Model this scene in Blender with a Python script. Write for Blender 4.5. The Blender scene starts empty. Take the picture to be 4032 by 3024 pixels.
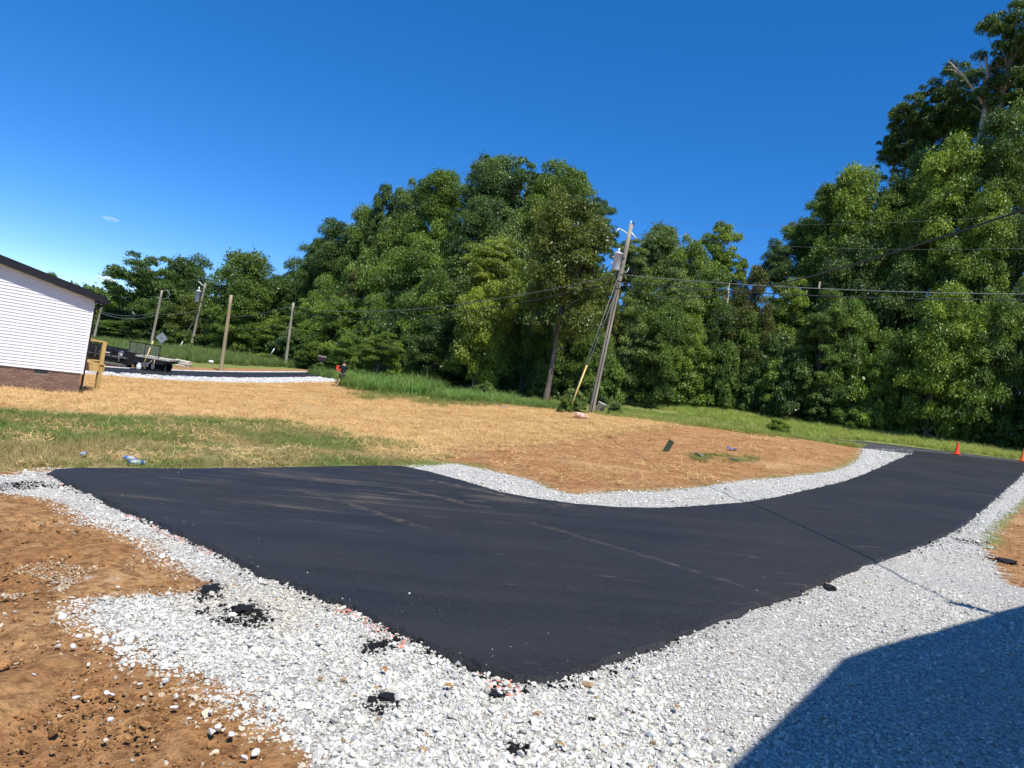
import bpy, bmesh, math, random
import numpy as np
from mathutils import Vector, Matrix
from mathutils.geometry import delaunay_2d_cdt

random.seed(7)
RNG = np.random.default_rng(11)
scene = bpy.context.scene
COL = scene.collection

# ------------------------------------------------------------------ camera
EYE = 1.6
F_PX = 2796.0
ROLL = math.radians(9.7)
PITCH = math.radians(-0.33)
_r0 = Vector((1, 0, 0))
_fw = Vector((0, math.cos(PITCH), math.sin(PITCH)))
_u0 = _r0.cross(_fw)
CAM_R = _r0 * math.cos(ROLL) + _u0 * math.sin(ROLL)
CAM_U = -_r0 * math.sin(ROLL) + _u0 * math.cos(ROLL)
cam_data = bpy.data.cameras.new('camera')
cam_data.sensor_width = 36.0
cam_data.lens = 36.0 * F_PX / 4032.0
cam_data.clip_start = 0.05
cam_data.clip_end = 6000.0
cam = bpy.data.objects.new('camera', cam_data)
COL.objects.link(cam)
M = Matrix.Identity(4)
for i in range(3):
    M[i][0] = CAM_R[i]; M[i][1] = CAM_U[i]; M[i][2] = -_fw[i]
M[2][3] = EYE
cam.matrix_world = M
scene.camera = cam

# ------------------------------------------------------------------ sun and sky
SUN_EL = math.radians(62.0)
SUN_D = Vector((-0.48, 0.877, 0)).normalized()          # horizontal travel direction of the light
sun_dir = Vector((SUN_D.x * math.cos(SUN_EL), SUN_D.y * math.cos(SUN_EL), -math.sin(SUN_EL)))
ld = bpy.data.lights.new('sun', 'SUN')
ld.energy = 4.1
ld.angle = math.radians(0.53)
ld.color = (1.0, 0.955, 0.885)
sun = bpy.data.objects.new('sun', ld)
sun.rotation_euler = sun_dir.to_track_quat('-Z', 'Y').to_euler()
sun.location = (0, -20, 40)
COL.objects.link(sun)

world = bpy.data.worlds.new('World')
scene.world = world
world.use_nodes = True
wn = world.node_tree.nodes; wl = world.node_tree.links
wn.clear()
w_out = wn.new('ShaderNodeOutputWorld')
w_bg = wn.new('ShaderNodeBackground')
w_sky = wn.new('ShaderNodeTexSky')
w_sky.sky_type = 'NISHITA'
w_sky.sun_disc = False
w_sky.sun_elevation = SUN_EL
w_sky.sun_rotation = math.atan2(-SUN_D.x, -SUN_D.y)
w_sky.altitude = 6500.0
w_sky.air_density = 1.0
w_sky.dust_density = 0.0
w_sky.ozone_density = 2.0
w_hs = wn.new('ShaderNodeHueSaturation')
w_hs.inputs['Saturation'].default_value = 1.62
w_hs.inputs['Hue'].default_value = 0.509
w_bg.inputs['Strength'].default_value = 0.15
w_gm = wn.new('ShaderNodeGamma')
w_gm.inputs['Gamma'].default_value = 0.7
w_hs.inputs['Value'].default_value = 1.50
wl.new(w_sky.outputs['Color'], w_gm.inputs['Color'])
wl.new(w_gm.outputs['Color'], w_hs.inputs['Color'])
wl.new(w_hs.outputs['Color'], w_bg.inputs['Color'])
wl.new(w_bg.outputs['Background'], w_out.inputs['Surface'])

scene.view_settings.view_transform = 'Standard'
scene.view_settings.look = 'None'
scene.view_settings.exposure = 0.63
scene.view_settings.gamma = 1.0
scene.view_settings.use_curve_mapping = False
scene.render.engine = 'CYCLES'
scene.cycles.max_bounces = 6
scene.cycles.diffuse_bounces = 3
scene.cycles.glossy_bounces = 2
scene.cycles.transmission_bounces = 4
scene.cycles.transparent_max_bounces = 8
scene.cycles.use_denoising = True

# ------------------------------------------------------------------ noise
def vn(x, y, f, seed=0):
    x = np.asarray(x, float) * f + seed * 17.31; y = np.asarray(y, float) * f + seed * 5.77
    xi = np.floor(x); yi = np.floor(y); fx = x - xi; fy = y - yi
    def h(a, b):
        v = np.sin(a * 127.1 + b * 311.7 + seed * 74.7) * 43758.5453
        return v - np.floor(v)
    sx = fx * fx * (3 - 2 * fx); sy = fy * fy * (3 - 2 * fy)
    a = h(xi, yi); b = h(xi + 1, yi); c = h(xi, yi + 1); d = h(xi + 1, yi + 1)
    return (a * (1 - sx) + b * sx) * (1 - sy) + (c * (1 - sx) + d * sx) * sy
def fbm(x, y, f, seed=0, oct=4):
    t = 0; a = 0.5; n = 0
    for k in range(oct):
        t = t + a * vn(x, y, f * 2 ** k, seed + k); n += a; a *= 0.5
    return t / n

# ------------------------------------------------------------------ terrain
def ray(px, py):
    d = CAM_R * (px - 2016.0) - CAM_U * (py - 1512.0) + _fw * F_PX
    return d / d.y                                        # depth along Y is 1
def at_depth(px, py, depth):
    d = ray(px, py) * depth
    return Vector((d.x, d.y, d.z + EYE))
def plane(x, y):
    x = np.asarray(x, float); y = np.asarray(y, float)
    return 3.6 * np.tanh(x / 45.0) - 0.01 * np.clip(y, -40, 160)
CTRL = [(310, 1552, 24.5), (0, 1533, 22.6), (-400, 1500, 21), (1340, 1545, 48), (2322, 1630, 38), (3763, 1790, 40),
        (4022, 1821, 38.5), (3500, 1753, 43), (4032, 1778, 43), (4500, 1850, 40), (3600, 1712, 50), (3000, 1610, 53),
        (2500, 1555, 56), (2180, 1562, 46), (1900, 1522, 54), (1700, 1512, 58), (1258, 1455, 65),
        (1110, 1434, 80), (460, 1353, 92), (870, 1466, 51), (450, 1456, 42), (1280, 1476, 66), (560, 1444, 47),
        (310, 1432, 47), (745, 1400, 95), (1130, 1420, 90), (300, 1340, 112), (3000, 1690, 33), (2900, 1720, 30),
        (2650, 1690, 34), (3300, 1735, 38), (100, 1405, 46), (2000, 1630, 34)]
CTRL_XYZ = [(10, 49.5, 0.55), (15.5, 45.6, 0.75), (4.5, 53.3, 0.2), (19.5, 42.8, 1.1)]
ANCH = [(0, 0), (-6, 3), (6, 3), (0, 8), (-8, 9), (8, 9), (0, -8), (15, -5), (-15, -2), (4, 13), (-4, 14), (12, 16), (-16, 12),
        (16, 22), (22, 30), (-5, 22), (-8, 32), (2, 24), (-30, 10), (30, 10)]
_cx, _cy, _cr = [], [], []
for a in CTRL:
    p = at_depth(*a); _cx.append(p.x); _cy.append(p.y); _cr.append(p.z - float(plane(p.x, p.y)))
for a in CTRL_XYZ:
    _cx.append(a[0]); _cy.append(a[1]); _cr.append(a[2] - float(plane(a[0], a[1])))
for a in ANCH:
    _cx.append(a[0]); _cy.append(a[1]); _cr.append(0.0)
_cx = np.array(_cx); _cy = np.array(_cy); _cr = np.array(_cr)
_sg = 6.5 + 0.12 * np.clip(_cy, 0, 110)
_K = np.exp(-((_cx[:, None] - _cx[None]) ** 2 + (_cy[:, None] - _cy[None]) ** 2) / (2 * _sg[None] ** 2))
_wt = np.linalg.solve(_K.T @ _K + 0.02 * np.eye(len(_cx)), _K.T @ _cr)
def terrain(x, y):
    x = np.asarray(x, float); y = np.asarray(y, float)
    z = plane(x, y)
    for i in range(len(_cx)):
        z = z + _wt[i] * np.exp(-((x - _cx[i]) ** 2 + (y - _cy[i]) ** 2) / (2 * _sg[i] ** 2))
    # the street runs in a shallow cutting behind the verge
    ax, ay, bx, by = 21.0, 41.8, 2.0, 55.2
    L = math.hypot(bx - ax, by - ay); ux, uy = (bx - ax) / L, (by - ay) / L
    s = (x - ax) * ux + (y - ay) * uy; d = (x - ax) * -uy + (y - ay) * ux          # d > 0 on the near side
    w = 1 / (1 + np.exp(-(s - 2.5) / 1.2)) / (1 + np.exp((s - L - 2) / 1.5))
    return z + w * (-0.75 * np.exp(-(d / 2.9) ** 2) + 0.34 * np.exp(-((d - 4.9) / 2.0) ** 2))
def tz(x, y): return float(terrain(x, y))
def ground_at(px, py, tmax=400.0):
    d = ray(px, py)
    t = np.concatenate([np.linspace(0.8, 20, 600), np.linspace(20.05, 120, 1500), np.linspace(120.5, tmax, 300)])
    g = d.z * t + EYE - terrain(d.x * t, t)
    k = np.argmax(g < 0)
    if not (g < 0).any() or k == 0:
        k = int(np.argmin(g[:2100])); return Vector((d.x * t[k], t[k], tz(d.x * t[k], t[k])))
    a, b = g[k - 1], g[k]
    tt = t[k - 1] + (t[k] - t[k - 1]) * (a / (a - b) if a != b else 0)
    return Vector((d.x * tt, tt, tz(d.x * tt, tt)))
S = 4032.0 / 2212.0
def g2(pts): return [ground_at(x * S, y * S).xy.to_tuple() for x, y in pts]

# ------------------------------------------------------------------ material helpers
def new_mat(name):
    m = bpy.data.materials.new(name); m.use_nodes = True
    m.node_tree.nodes.clear()
    return m, m.node_tree.nodes, m.node_tree.links
def _sock(nodes, links, inp, v):
    if hasattr(v, 'is_linked') or isinstance(v, bpy.types.NodeSocket): links.new(v, inp)
    else: inp.default_value = v
class NT:
    """small wrapper for building shader trees"""
    def __init__(s, name):
        s.m, s.n, s.l = new_mat(name)
        s.out = s.n.new('ShaderNodeOutputMaterial')
        s.geo = None
    def pos(s):
        if s.geo is None: s.geo = s.n.new('ShaderNodeNewGeometry')
        return s.geo.outputs['Position']
    def obj(s):
        return s.n.new('ShaderNodeTexCoord').outputs['Object']
    def put(s, inp, v): _sock(s.n, s.l, inp, v)
    def noise(s, vec, scale, detail=4, rough=0.55, dist=0.0):
        t = s.n.new('ShaderNodeTexNoise'); s.put(t.inputs['Vector'], vec)
        t.inputs['Scale'].default_value = scale; t.inputs['Detail'].default_value = detail
        t.inputs['Roughness'].default_value = rough; t.inputs['Distortion'].default_value = dist
        return t.outputs['Fac']
    def voro(s, vec, scale, feature='F1', out='Distance'):
        t = s.n.new('ShaderNodeTexVoronoi'); t.feature = feature; s.put(t.inputs['Vector'], vec)
        t.inputs['Scale'].default_value = scale
        return t.outputs[out]
    def math(s, op, a, b=0.0, c=0.0, clamp=False):
        t = s.n.new('ShaderNodeMath'); t.operation = op; t.use_clamp = clamp
        s.put(t.inputs[0], a); s.put(t.inputs[1], b); s.put(t.inputs[2], c)
        return t.outputs[0]
    def ramp(s, fac, lo, hi, a=0.0, b=1.0):
        t = s.n.new('ShaderNodeMapRange'); t.interpolation_type = 'SMOOTHSTEP'
        s.put(t.inputs[0], fac); t.inputs[1].default_value = lo; t.inputs[2].default_value = hi
        t.inputs[3].default_value = a; t.inputs[4].default_value = b
        return t.outputs[0]
    def mix(s, fac, a, b, mode='MIX'):
        t = s.n.new('ShaderNodeMix'); t.data_type = 'RGBA'; t.blend_type = mode
        def c(v): return (*v, 1.0) if isinstance(v, tuple) and len(v) == 3 else v
        s.put(t.inputs[0], fac); s.put(t.inputs[6], c(a)); s.put(t.inputs[7], c(b))
        return t.outputs[2]
    def attr(s, name, typ='GEOMETRY', out='Fac'):
        t = s.n.new('ShaderNodeAttribute'); t.attribute_name = name; t.attribute_type = typ
        return t.outputs[out]
    def mapping(s, vec, scale=(1, 1, 1), rot=(0, 0, 0), loc=(0, 0, 0)):
        t = s.n.new('ShaderNodeMapping'); s.put(t.inputs['Vector'], vec)
        t.inputs['Scale'].default_value = scale; t.inputs['Rotation'].default_value = rot; t.inputs['Location'].default_value = loc
        return t.outputs[0]
    def bump(s, h, strength=0.5, dist=0.02, normal=None):
        t = s.n.new('ShaderNodeBump'); s.put(t.inputs['Height'], h)
        t.inputs['Strength'].default_value = strength; t.inputs['Distance'].default_value = dist
        if normal is not None: s.put(t.inputs['Normal'], normal)
        return t.outputs[0]
    def bsdf(s, color, rough=0.8, spec=0.3, normal=None, metal=0.0, link=True):
        t = s.n.new('ShaderNodeBsdfPrincipled')
        s.put(t.inputs['Base Color'], (*color, 1.0) if isinstance(color, tuple) and len(color) == 3 else color)
        s.put(t.inputs['Roughness'], rough); t.inputs['Specular IOR Level'].default_value = spec
        t.inputs['Metallic'].default_value = metal
        if normal is not None: s.put(t.inputs['Normal'], normal)
        if link: s.l.new(t.outputs[0], s.out.inputs['Surface'])
        return t
MATS = {}
def simple(name, color, rough=0.7, spec=0.3, metal=0.0, var=0.18, scale=6.0, bump=0.0, stretch=(1, 1, 1)):
    if name in MATS: return MATS[name]
    t = NT(name)
    v = t.mapping(t.obj(), scale=stretch)
    n = t.noise(v, scale, 5, 0.6)
    k = t.ramp(n, 0.3, 0.7, 1.0 - var, 1.0 + var)
    mul = t.n.new('ShaderNodeVectorMath'); mul.operation = 'SCALE'
    mul.inputs[0].default_value = color; t.l.new(k, mul.inputs['Scale'])
    nrm = t.bump(t.noise(v, scale * 4, 4), bump, 0.01) if bump else None
    t.bsdf(mul.outputs[0], t.ramp(n, 0.2, 0.8, max(rough - 0.08, 0.05), min(rough + 0.08, 1)), spec, nrm, metal)
    MATS[name] = t.m
    return t.m

# ------------------------------------------------------------------ object helpers
def tag(o, label=None, cat=None, group=None, kind=None):
    if label: o['label'] = label
    if cat: o['category'] = cat
    if group: o['group'] = group
    if kind: o['kind'] = kind
    return o
def link_mesh(name, me, mat=None, parent=None, loc=(0, 0, 0), rot=(0, 0, 0), scale=(1, 1, 1)):
    o = bpy.data.objects.new(name, me); COL.objects.link(o)
    if mat is not None and len(me.materials) == 0: me.materials.append(mat)
    if parent is not None: o.parent = parent
    o.location = loc; o.rotation_euler = rot; o.scale = scale
    return o
def empty(name, loc, rz=0.0, rot=None):
    o = bpy.data.objects.new(name, None); COL.objects.link(o)
    o.location = loc; o.rotation_euler = rot if rot else (0, 0, rz); o.empty_display_size = 0.2
    return o
def np_mesh(name, verts, faces_flat, nper, smooth=False):
    """faces_flat: (n, nper) int array"""
    me = bpy.data.meshes.new(name)
    nv = len(verts); nf = len(faces_flat)
    me.vertices.add(nv); me.vertices.foreach_set('co', np.asarray(verts, np.float32).ravel())
    me.loops.add(nf * nper); me.loops.foreach_set('vertex_index', np.asarray(faces_flat, np.int32).ravel())
    me.polygons.add(nf)
    me.polygons.foreach_set('loop_start', np.arange(0, nf * nper, nper, dtype=np.int32))
    if smooth: me.polygons.foreach_set('use_smooth', np.ones(nf, dtype=bool))
    me.update(calc_edges=True); me.validate()
    return me
def fattr(me, name, vals):
    a = me.attributes.new(name, 'FLOAT', 'POINT'); a.data.foreach_set('value', np.asarray(vals, np.float32))
class MB:
    def __init__(s): s.v = []; s.f = []; s.sm = []
    def add(s, vs, fs, smooth=False):
        o = len(s.v); s.v += [tuple(v) for v in vs]; s.f += [tuple(i + o for i in f) for f in fs]; s.sm += [smooth] * len(fs)
        return s
    def box(s, a, b, bev=0.0):
        (x0, y0, z0), (x1, y1, z1) = a, b
        if bev > 0:
            e = bev; vs = []; fs = []
            # chamfered vertical edges and top/bottom inset
            def ring(z, i):
                return [(x0 + e + i, y0 + i, z), (x1 - e - i, y0 + i, z), (x1 - i, y0 + e + i, z), (x1 - i, y1 - e - i, z),
                        (x1 - e - i, y1 - i, z), (x0 + e + i, y1 - i, z), (x0 + i, y1 - e - i, z), (x0 + i, y0 + e + i, z)]
            for z, i in ((z0, e), (z0 + e, 0), (z1 - e, 0), (z1, e)): vs += ring(z, i)
            for k in range(3):
                for j in range(8):
                    fs.append((k * 8 + j, k * 8 + (j + 1) % 8, k * 8 + 8 + (j + 1) % 8, k * 8 + 8 + j))
            fs.append(tuple(range(7, -1, -1))); fs.append(tuple(range(24, 32)))
            return s.add(vs, fs)
        vs = [(x0, y0, z0), (x1, y0, z0), (x1, y1, z0), (x0, y1, z0), (x0, y0, z1), (x1, y0, z1), (x1, y1, z1), (x0, y1, z1)]
        return s.add(vs, [(0, 3, 2, 1), (4, 5, 6, 7), (0, 1, 5, 4), (1, 2, 6, 5), (2, 3, 7, 6), (3, 0, 4, 7)])
    def tube(s, pts, rad, n=8, cap=True, smooth=True):
        pts = [Vector(p) for p in pts]
        if not hasattr(rad, '__len__'): rad = [rad] * len(pts)
        vs = []; fs = []; ref = None
        for i, p in enumerate(pts):
            d = (pts[min(i + 1, len(pts) - 1)] - pts[max(i - 1, 0)]).normalized()
            if ref is None:
                ref = Vector((0, 0, 1)) if abs(d.z) < 0.9 else Vector((1, 0, 0))
            x = (ref - d * ref.dot(d)).normalized(); ref = x; y = d.cross(x)
            for k in range(n):
                a = 2 * math.pi * k / n
                vs.append(p + (x * math.cos(a) + y * math.sin(a)) * rad[i])
        for i in range(len(pts) - 1):
            for k in range(n):
                fs.append((i * n + k, i * n + (k + 1) % n, (i + 1) * n + (k + 1) % n, (i + 1) * n + k))
        if cap:
            fs.append(tuple(range(n - 1, -1, -1))); fs.append(tuple((len(pts) - 1) * n + k for k in range(n)))
        return s.add(vs, fs, smooth)
    def bar(s, a, b, w, h=None):
        """square bar between two points"""
        a = Vector(a); b = Vector(b); h = h or w; d = (b - a).normalized()
        ref = Vector((0, 0, 1)) if abs(d.z) < 0.95 else Vector((1, 0, 0))
        x = d.cross(ref).normalized(); y = x.cross(d)
        vs = [p + x * (sx * w / 2) + y * (sy * h / 2) for p in (a, b) for sx, sy in ((-1, -1), (1, -1), (1, 1), (-1, 1))]
        return s.add(vs, [(0, 3, 2, 1), (4, 5, 6, 7), (0, 1, 5, 4), (1, 2, 6, 5), (2, 3, 7, 6), (3, 0, 4, 7)])
    def lathe(s, prof, n=20, center=(0, 0, 0), smooth=True):
        vs = []; fs = []; c = Vector(center)
        for r, z in prof:
            for k in range(n):
                a = 2 * math.pi * k / n; vs.append(c + Vector((r * math.cos(a), r * math.sin(a), z)))
        m = len(prof)
        for i in range(m - 1):
            for k in range(n):
                fs.append((i * n + k, i * n + (k + 1) % n, (i + 1) * n + (k + 1) % n, (i + 1) * n + k))
        fs.append(tuple(range(n - 1, -1, -1))); fs.append(tuple((m - 1) * n + k for k in range(n)))
        return s.add(vs, fs, smooth)
    def prism(s, poly, axis, t0, t1):
        """poly in the two other axes, extruded on axis from t0 to t1"""
        def p(u, v, t):
            return {'x': (t, u, v), 'y': (u, t, v), 'z': (u, v, t)}[axis]
        n = len(poly); vs = [p(u, v, t0) for u, v in poly] + [p(u, v, t1) for u, v in poly]
        fs = [tuple(range(n))[::-1], tuple(range(n, 2 * n))] + [(i, (i + 1) % n, n + (i + 1) % n, n + i) for i in range(n)]
        return s.add(vs, fs)
    def ball(s, c, r, seg=10, rings=6, sc=(1, 1, 1)):
        prof = [(max(math.sin(math.pi * i / rings), 0.02) * r, -math.cos(math.pi * i / rings) * r) for i in range(rings + 1)]
        k = len(s.v); s.lathe(prof, seg)
        c = Vector(c)
        for i in range(k, len(s.v)):
            x, y, z = s.v[i]; s.v[i] = (x * sc[0] + c.x, y * sc[1] + c.y, z * sc[2] + c.z)
        return s
    def mesh(s, name):
        me = bpy.data.meshes.new(name); me.from_pydata(s.v, [], s.f)
        bm = bmesh.new(); bm.from_mesh(me); bmesh.ops.recalc_face_normals(bm, faces=bm.faces); bm.to_mesh(me); bm.free()
        me.polygons.foreach_set('use_smooth', s.sm)
        me.update()
        return me
    def build(s, name, mat, parent=None, loc=(0, 0, 0), rot=(0, 0, 0)):
        return link_mesh(name, s.mesh(name), mat, parent, loc, rot)

# ------------------------------------------------------------------ polygons of the ground zones
def inside(poly, x, y):
    x = np.asarray(x, float); y = np.asarray(y, float)
    r = np.zeros(x.shape, bool); n = len(poly)
    for i in range(n):
        x0, y0 = poly[i]; x1, y1 = poly[(i + 1) % n]
        if y0 == y1: continue
        c = ((y0 > y) != (y1 > y)) & (x < (x1 - x0) * (y - y0) / (y1 - y0) + x0)
        r ^= c
    return r
def sdist(poly, x, y):
    x = np.asarray(x, float); y = np.asarray(y, float)
    q = np.array(poly); (bx0, by0), (bx1, by1) = q.min(0), q.max(0)
    far = np.maximum(np.maximum(bx0 - x, x - bx1), np.maximum(by0 - y, y - by1))
    if x.size > 2000:
        res = -np.maximum(far, 2.9); k = far < 3.0
        if k.any(): res[k] = _sdist(poly, x[k], y[k])
        return res
    return _sdist(poly, x, y)
def _sdist(poly, x, y):
    d = np.full(x.shape, 1e9); n = len(poly)
    for i in range(n):
        x0, y0 = poly[i]; x1, y1 = poly[(i + 1) % n]
        ex, ey = x1 - x0, y1 - y0; L = ex * ex + ey * ey + 1e-12
        t = np.clip(((x - x0) * ex + (y - y0) * ey) / L, 0, 1)
        d = np.minimum(d, (x - x0 - t * ex) ** 2 + (y - y0 - t * ey) ** 2)
    d = np.sqrt(d)
    return np.where(inside(poly, x, y), d, -d)

ASPH_PX = [(103, 1027), (118, 1019), (180, 1016), (400, 1017), (600, 1014), (800, 1010), (865, 1010), (920, 1021), (1000, 1043), (1080, 1067),
           (1160, 1082), (1240, 1093), (1330, 1100), (1420, 1102), (1500, 1098), (1600, 1090), (1680, 1077), (1760, 1058),
           (1830, 1040), (1900, 1012), (1950, 990), (1976, 975)]
ASPH_R = [(2212, 1022), (2150, 1075), (2100, 1118), (2060, 1146), (2000, 1175), (1950, 1195), (1885, 1217), (1800, 1245), (1730, 1277),
          (1650, 1307), (1560, 1340), (1470, 1375), (1400, 1405), (1340, 1422), (1260, 1450), (1210, 1467), (1170, 1474), (1110, 1470),
          (1060, 1455), (1010, 1435), (950, 1412), (900, 1385), (830, 1350), (760, 1315), (700, 1295), (640, 1268), (560, 1240), (480, 1195),
          (400, 1160), (330, 1130), (270, 1102), (220, 1080), (175, 1056), (130, 1037)]
street_far = [ground_at(4500, 1878).xy, ground_at(4022, 1819).xy, ground_at(3763, 1787).xy, ground_at(3500, 1752).xy]
asph = g2(ASPH_PX) + [(24.2, 40.4), (27.6, 37.9), (29.5, 36.9)] + [(27.5, 34.6)] + g2(ASPH_R)
GRAV_PX1 = [(0, 1024), (60, 1016), (120, 1012), (200, 1011), (300, 1013), (420, 1014), (600, 1012), (800, 1008), (865, 1007), (930, 1003), (985, 998),
            (1060, 1015), (1110, 1025), (1160, 1037), (1200, 1055), (1240, 1065), (1330, 1058), (1400, 1060), (1480, 1053), (1560, 1040),
            (1650, 1032), (1740, 1022), (1800, 1013), (1840, 995), (1870, 970), (1885, 964), (1940, 967), (1978, 974)]
GRAV_PX2 = [(2212, 1095), (2190, 1112), (2160, 1147), (2150, 1180), (2175, 1215), (2212, 1265)]
GRAV_PX3 = [(600, 1659), (565, 1620), (540, 1590), (490, 1530), (430, 1500), (330, 1450), (290, 1430), (170, 1370), (130, 1320), (100, 1297), (180, 1288), (260, 1277), (400, 1268),
            (345, 1222), (320, 1205), (290, 1175), (230, 1155), (200, 1135), (150, 1120), (110, 1095), (70, 1080), (0, 1072), (-150, 1060), (-150, 1032)]
_r1 = g2(GRAV_PX1); _r2 = g2(GRAV_PX2); _r3 = g2(GRAV_PX3)
gravel = _r1 + [(25.5, 36.0), (24.5, 31.5)] + _r2 + [(10.5, 6.0), (12, -3), (-0.9, -3), (-0.6, 1.2)] + _r3
patch_gravel = g2([(40, 1240), (110, 1228), (200, 1228), (235, 1245), (330, 1250), (250, 1262), (130, 1280), (70, 1268)])
grass_left = g2([(-260, 880), (0, 890), (150, 897), (300, 902), (450, 905), (600, 912), (700, 925), (755, 945), (860, 955), (875, 970), (935, 988), (925, 1000),
                 (865, 1007), (700, 1011), (500, 1013), (300, 1011), (150, 1009), (0, 1020), (-160, 1030), (-400, 1010)])
dirt_mid = g2([(890, 985), (960, 966), (1100, 952), (1250, 938), (1400, 918), (1500, 921), (1600, 928), (1700, 941), (1800, 951), (1880, 962), (1870, 975), (1840, 1000),
               (1790, 1018), (1650, 1036), (1500, 1058), (1240, 1070), (1180, 1055), (1100, 1030), (1000, 1003)])
dirt_left = g2([(-150, 1060), (0, 1070), (110, 1095), (230, 1155), (345, 1222), (400, 1268), (100, 1297), (290, 1430), (490, 1530), (600, 1659)]) + \
            [(-0.7, 1.0), (-4, -1), (-14, 4)]
straw = g2([(-300, 850), (0, 832), (200, 818), (400, 815), (700, 818), (735, 822), (760, 850), (900, 862), (1100, 872), (1230, 890), (1400, 905), (1500, 918), (1400, 925), (1250, 942),
            (1100, 957), (960, 972), (880, 988), (860, 955), (755, 945), (600, 912), (450, 905), (300, 902), (0, 890), (-260, 880)])
far_drive_c = [(-32, 38.0), (-27.5, 40.2), (-23.2, 43.3), (-20.0, 49.5), (-17.2, 57.0), (-15.2, 65.0), (-14.2, 71.5)]
street_c = [(44, 27.0), (32, 34.3), (27.0, 37.2), (22.2, 40.9), (10, 49.5), (-0.6, 57.0), (-12, 66.5), (-26, 79), (-49, 95), (-90, 120), (-200, 175)]
def strip_poly(c, w):
    L, R = [], []
    for i, p in enumerate(c):
        a = Vector(c[max(i - 1, 0)]); b = Vector(c[min(i + 1, len(c) - 1)]); d = (b - a).normalized(); n = Vector((-d.y, d.x))
        L.append(tuple(Vector(p) + n * w)); R.append(tuple(Vector(p) - n * w))
    return L + R[::-1]
def resample(c, step):
    out = [Vector(c[0])]
    # Catmull-Rom
    P = [Vector(p) for p in c]; P = [P[0] * 2 - P[1]] + P + [P[-1] * 2 - P[-2]]
    for i in range(1, len(P) - 2):
        n = max(2, int((P[i + 1] - P[i]).length / step))
        for k in range(1, n + 1):
            t = k / n
            out.append(0.5 * ((2 * P[i]) + (-P[i - 1] + P[i + 1]) * t + (2 * P[i - 1] - 5 * P[i] + 4 * P[i + 1] - P[i + 2]) * t * t + (-P[i - 1] + 3 * P[i] - 3 * P[i + 1] + P[i + 2]) * t ** 3))
    return [tuple(p) for p in out]
far_c = resample(far_drive_c, 1.0); street_cc = resample(street_c, 2.0)
far_poly = strip_poly(far_c, 1.9); far_gravel = strip_poly([tuple(Vector(p) + Vector((0.75, -1.1))) for p in far_c], 4.0); street_poly = strip_poly(street_cc, 2.6)

# ------------------------------------------------------------------ the ground sheet
def axis(lo, hi, f0, f1, fine, grow, far):
    a = list(np.arange(f0, f1 + 1e-6, fine)); s = fine; x = f1
    while x < hi:
        s = min(s * grow, far if x < 130 else s * grow); x += s; a.append(x)
    s = fine; x = f0; b = []
    while x > lo:
        s = min(s * grow, far if x > -130 else s * grow); x -= s; b.append(x)
    return np.array(b[::-1] + a)
gx = axis(-2500, 2500, -4.5, 5.5, 0.07, 1.04, 0.9)
gy = axis(-400, 3500, 1.6, 8.0, 0.07, 1.035, 0.9)
GX, GY = np.meshgrid(gx, gy)
X = GX.ravel(); Y = GY.ravel()
def soft(poly, w): return np.clip(0.5 + sdist(poly, X, Y) / w, 0, 1)
near = (np.abs(X) < 140) & (Y > -30) & (Y < 190)
sd_asph = sdist(asph, X, Y); sd_grav = sdist(gravel, X, Y)
m_grav = np.maximum(np.clip(0.5 + (sd_grav - 0.16) / 0.5, 0, 1), np.clip(0.5 + sdist(patch_gravel, X, Y) / 0.5, 0, 1) * 0.50)
m_grav = np.maximum(m_grav, np.clip(0.5 + sdist(far_gravel, X, Y) / 0.6, 0, 1))
m_grass = np.clip(0.5 + sdist(grass_left, X, Y) / 1.4, 0, 1)
m_dirt = np.maximum(np.clip(0.5 + sdist(dirt_mid, X, Y) / 2.2, 0, 1), np.clip(0.5 + sdist(dirt_left, X, Y) / 0.6, 0, 1))
m_straw = np.clip(0.5 + sdist(straw, X, Y) / 2.0, 0, 1)
straw_far = [(-36, 26), (-20, 21), (-11, 34), (-9.5, 47), (-11.5, 54), (-15, 62), (-18.5, 49), (-22, 42), (-28, 38.5), (-36, 35)]
m_straw = np.maximum(m_straw, np.clip(0.5 + sdist(straw_far, X, Y) / 2.0, 0, 1))
right_dirt = (X > 5.5) & (Y > -3) & (Y < 34) & (sd_grav < 0.3) & (Y < X * 1.9)
m_dirt = np.maximum(m_dirt, np.where((Y < 9.5) & (np.abs(X) < 25), 1.0, 0.0))
m_dirt = np.maximum(m_dirt, np.where(right_dirt, np.clip(0.5 - sd_grav / 0.6, 0, 1), 0))
fd_dist = sdist(strip_poly(resample([(-36, 41.5), (-29, 44.5), (-24.5, 48.5), (-21.5, 55.0), (-19.2, 61), (-17.5, 68)], 1.0), 2.6), X, Y)
m_dirt = np.maximum(m_dirt, np.clip(0.5 + fd_dist / 2.0, 0, 1))
Z = terrain(X, Y)
Z = np.where(near, Z, np.clip(Z, -9, 6))
rel = (fbm(X, Y, 0.35, 3, 3) - 0.5) * 0.10 * np.clip((Y - 6) / 10, 0, 1)
rel = rel * np.clip(-sd_grav / 0.8, 0, 1) * np.clip(-sdist(far_gravel, X, Y) / 1.0, 0, 1) * np.clip(-sdist(street_poly, X, Y) / 1.5, 0, 1)
Zt = Z + rel
clod = ((fbm(X, Y, 2.2, 21, 4) - 0.5) * 0.17 + (np.abs(fbm(X, Y, 6.0, 31, 3) - 0.5) - .1) * 0.10)
Zt = Zt + clod * np.clip(-sd_grav / 0.35, 0, 1) * np.clip(m_dirt, 0, 1) * np.clip(1.6 - Y / 16, 0, 1)
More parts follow.
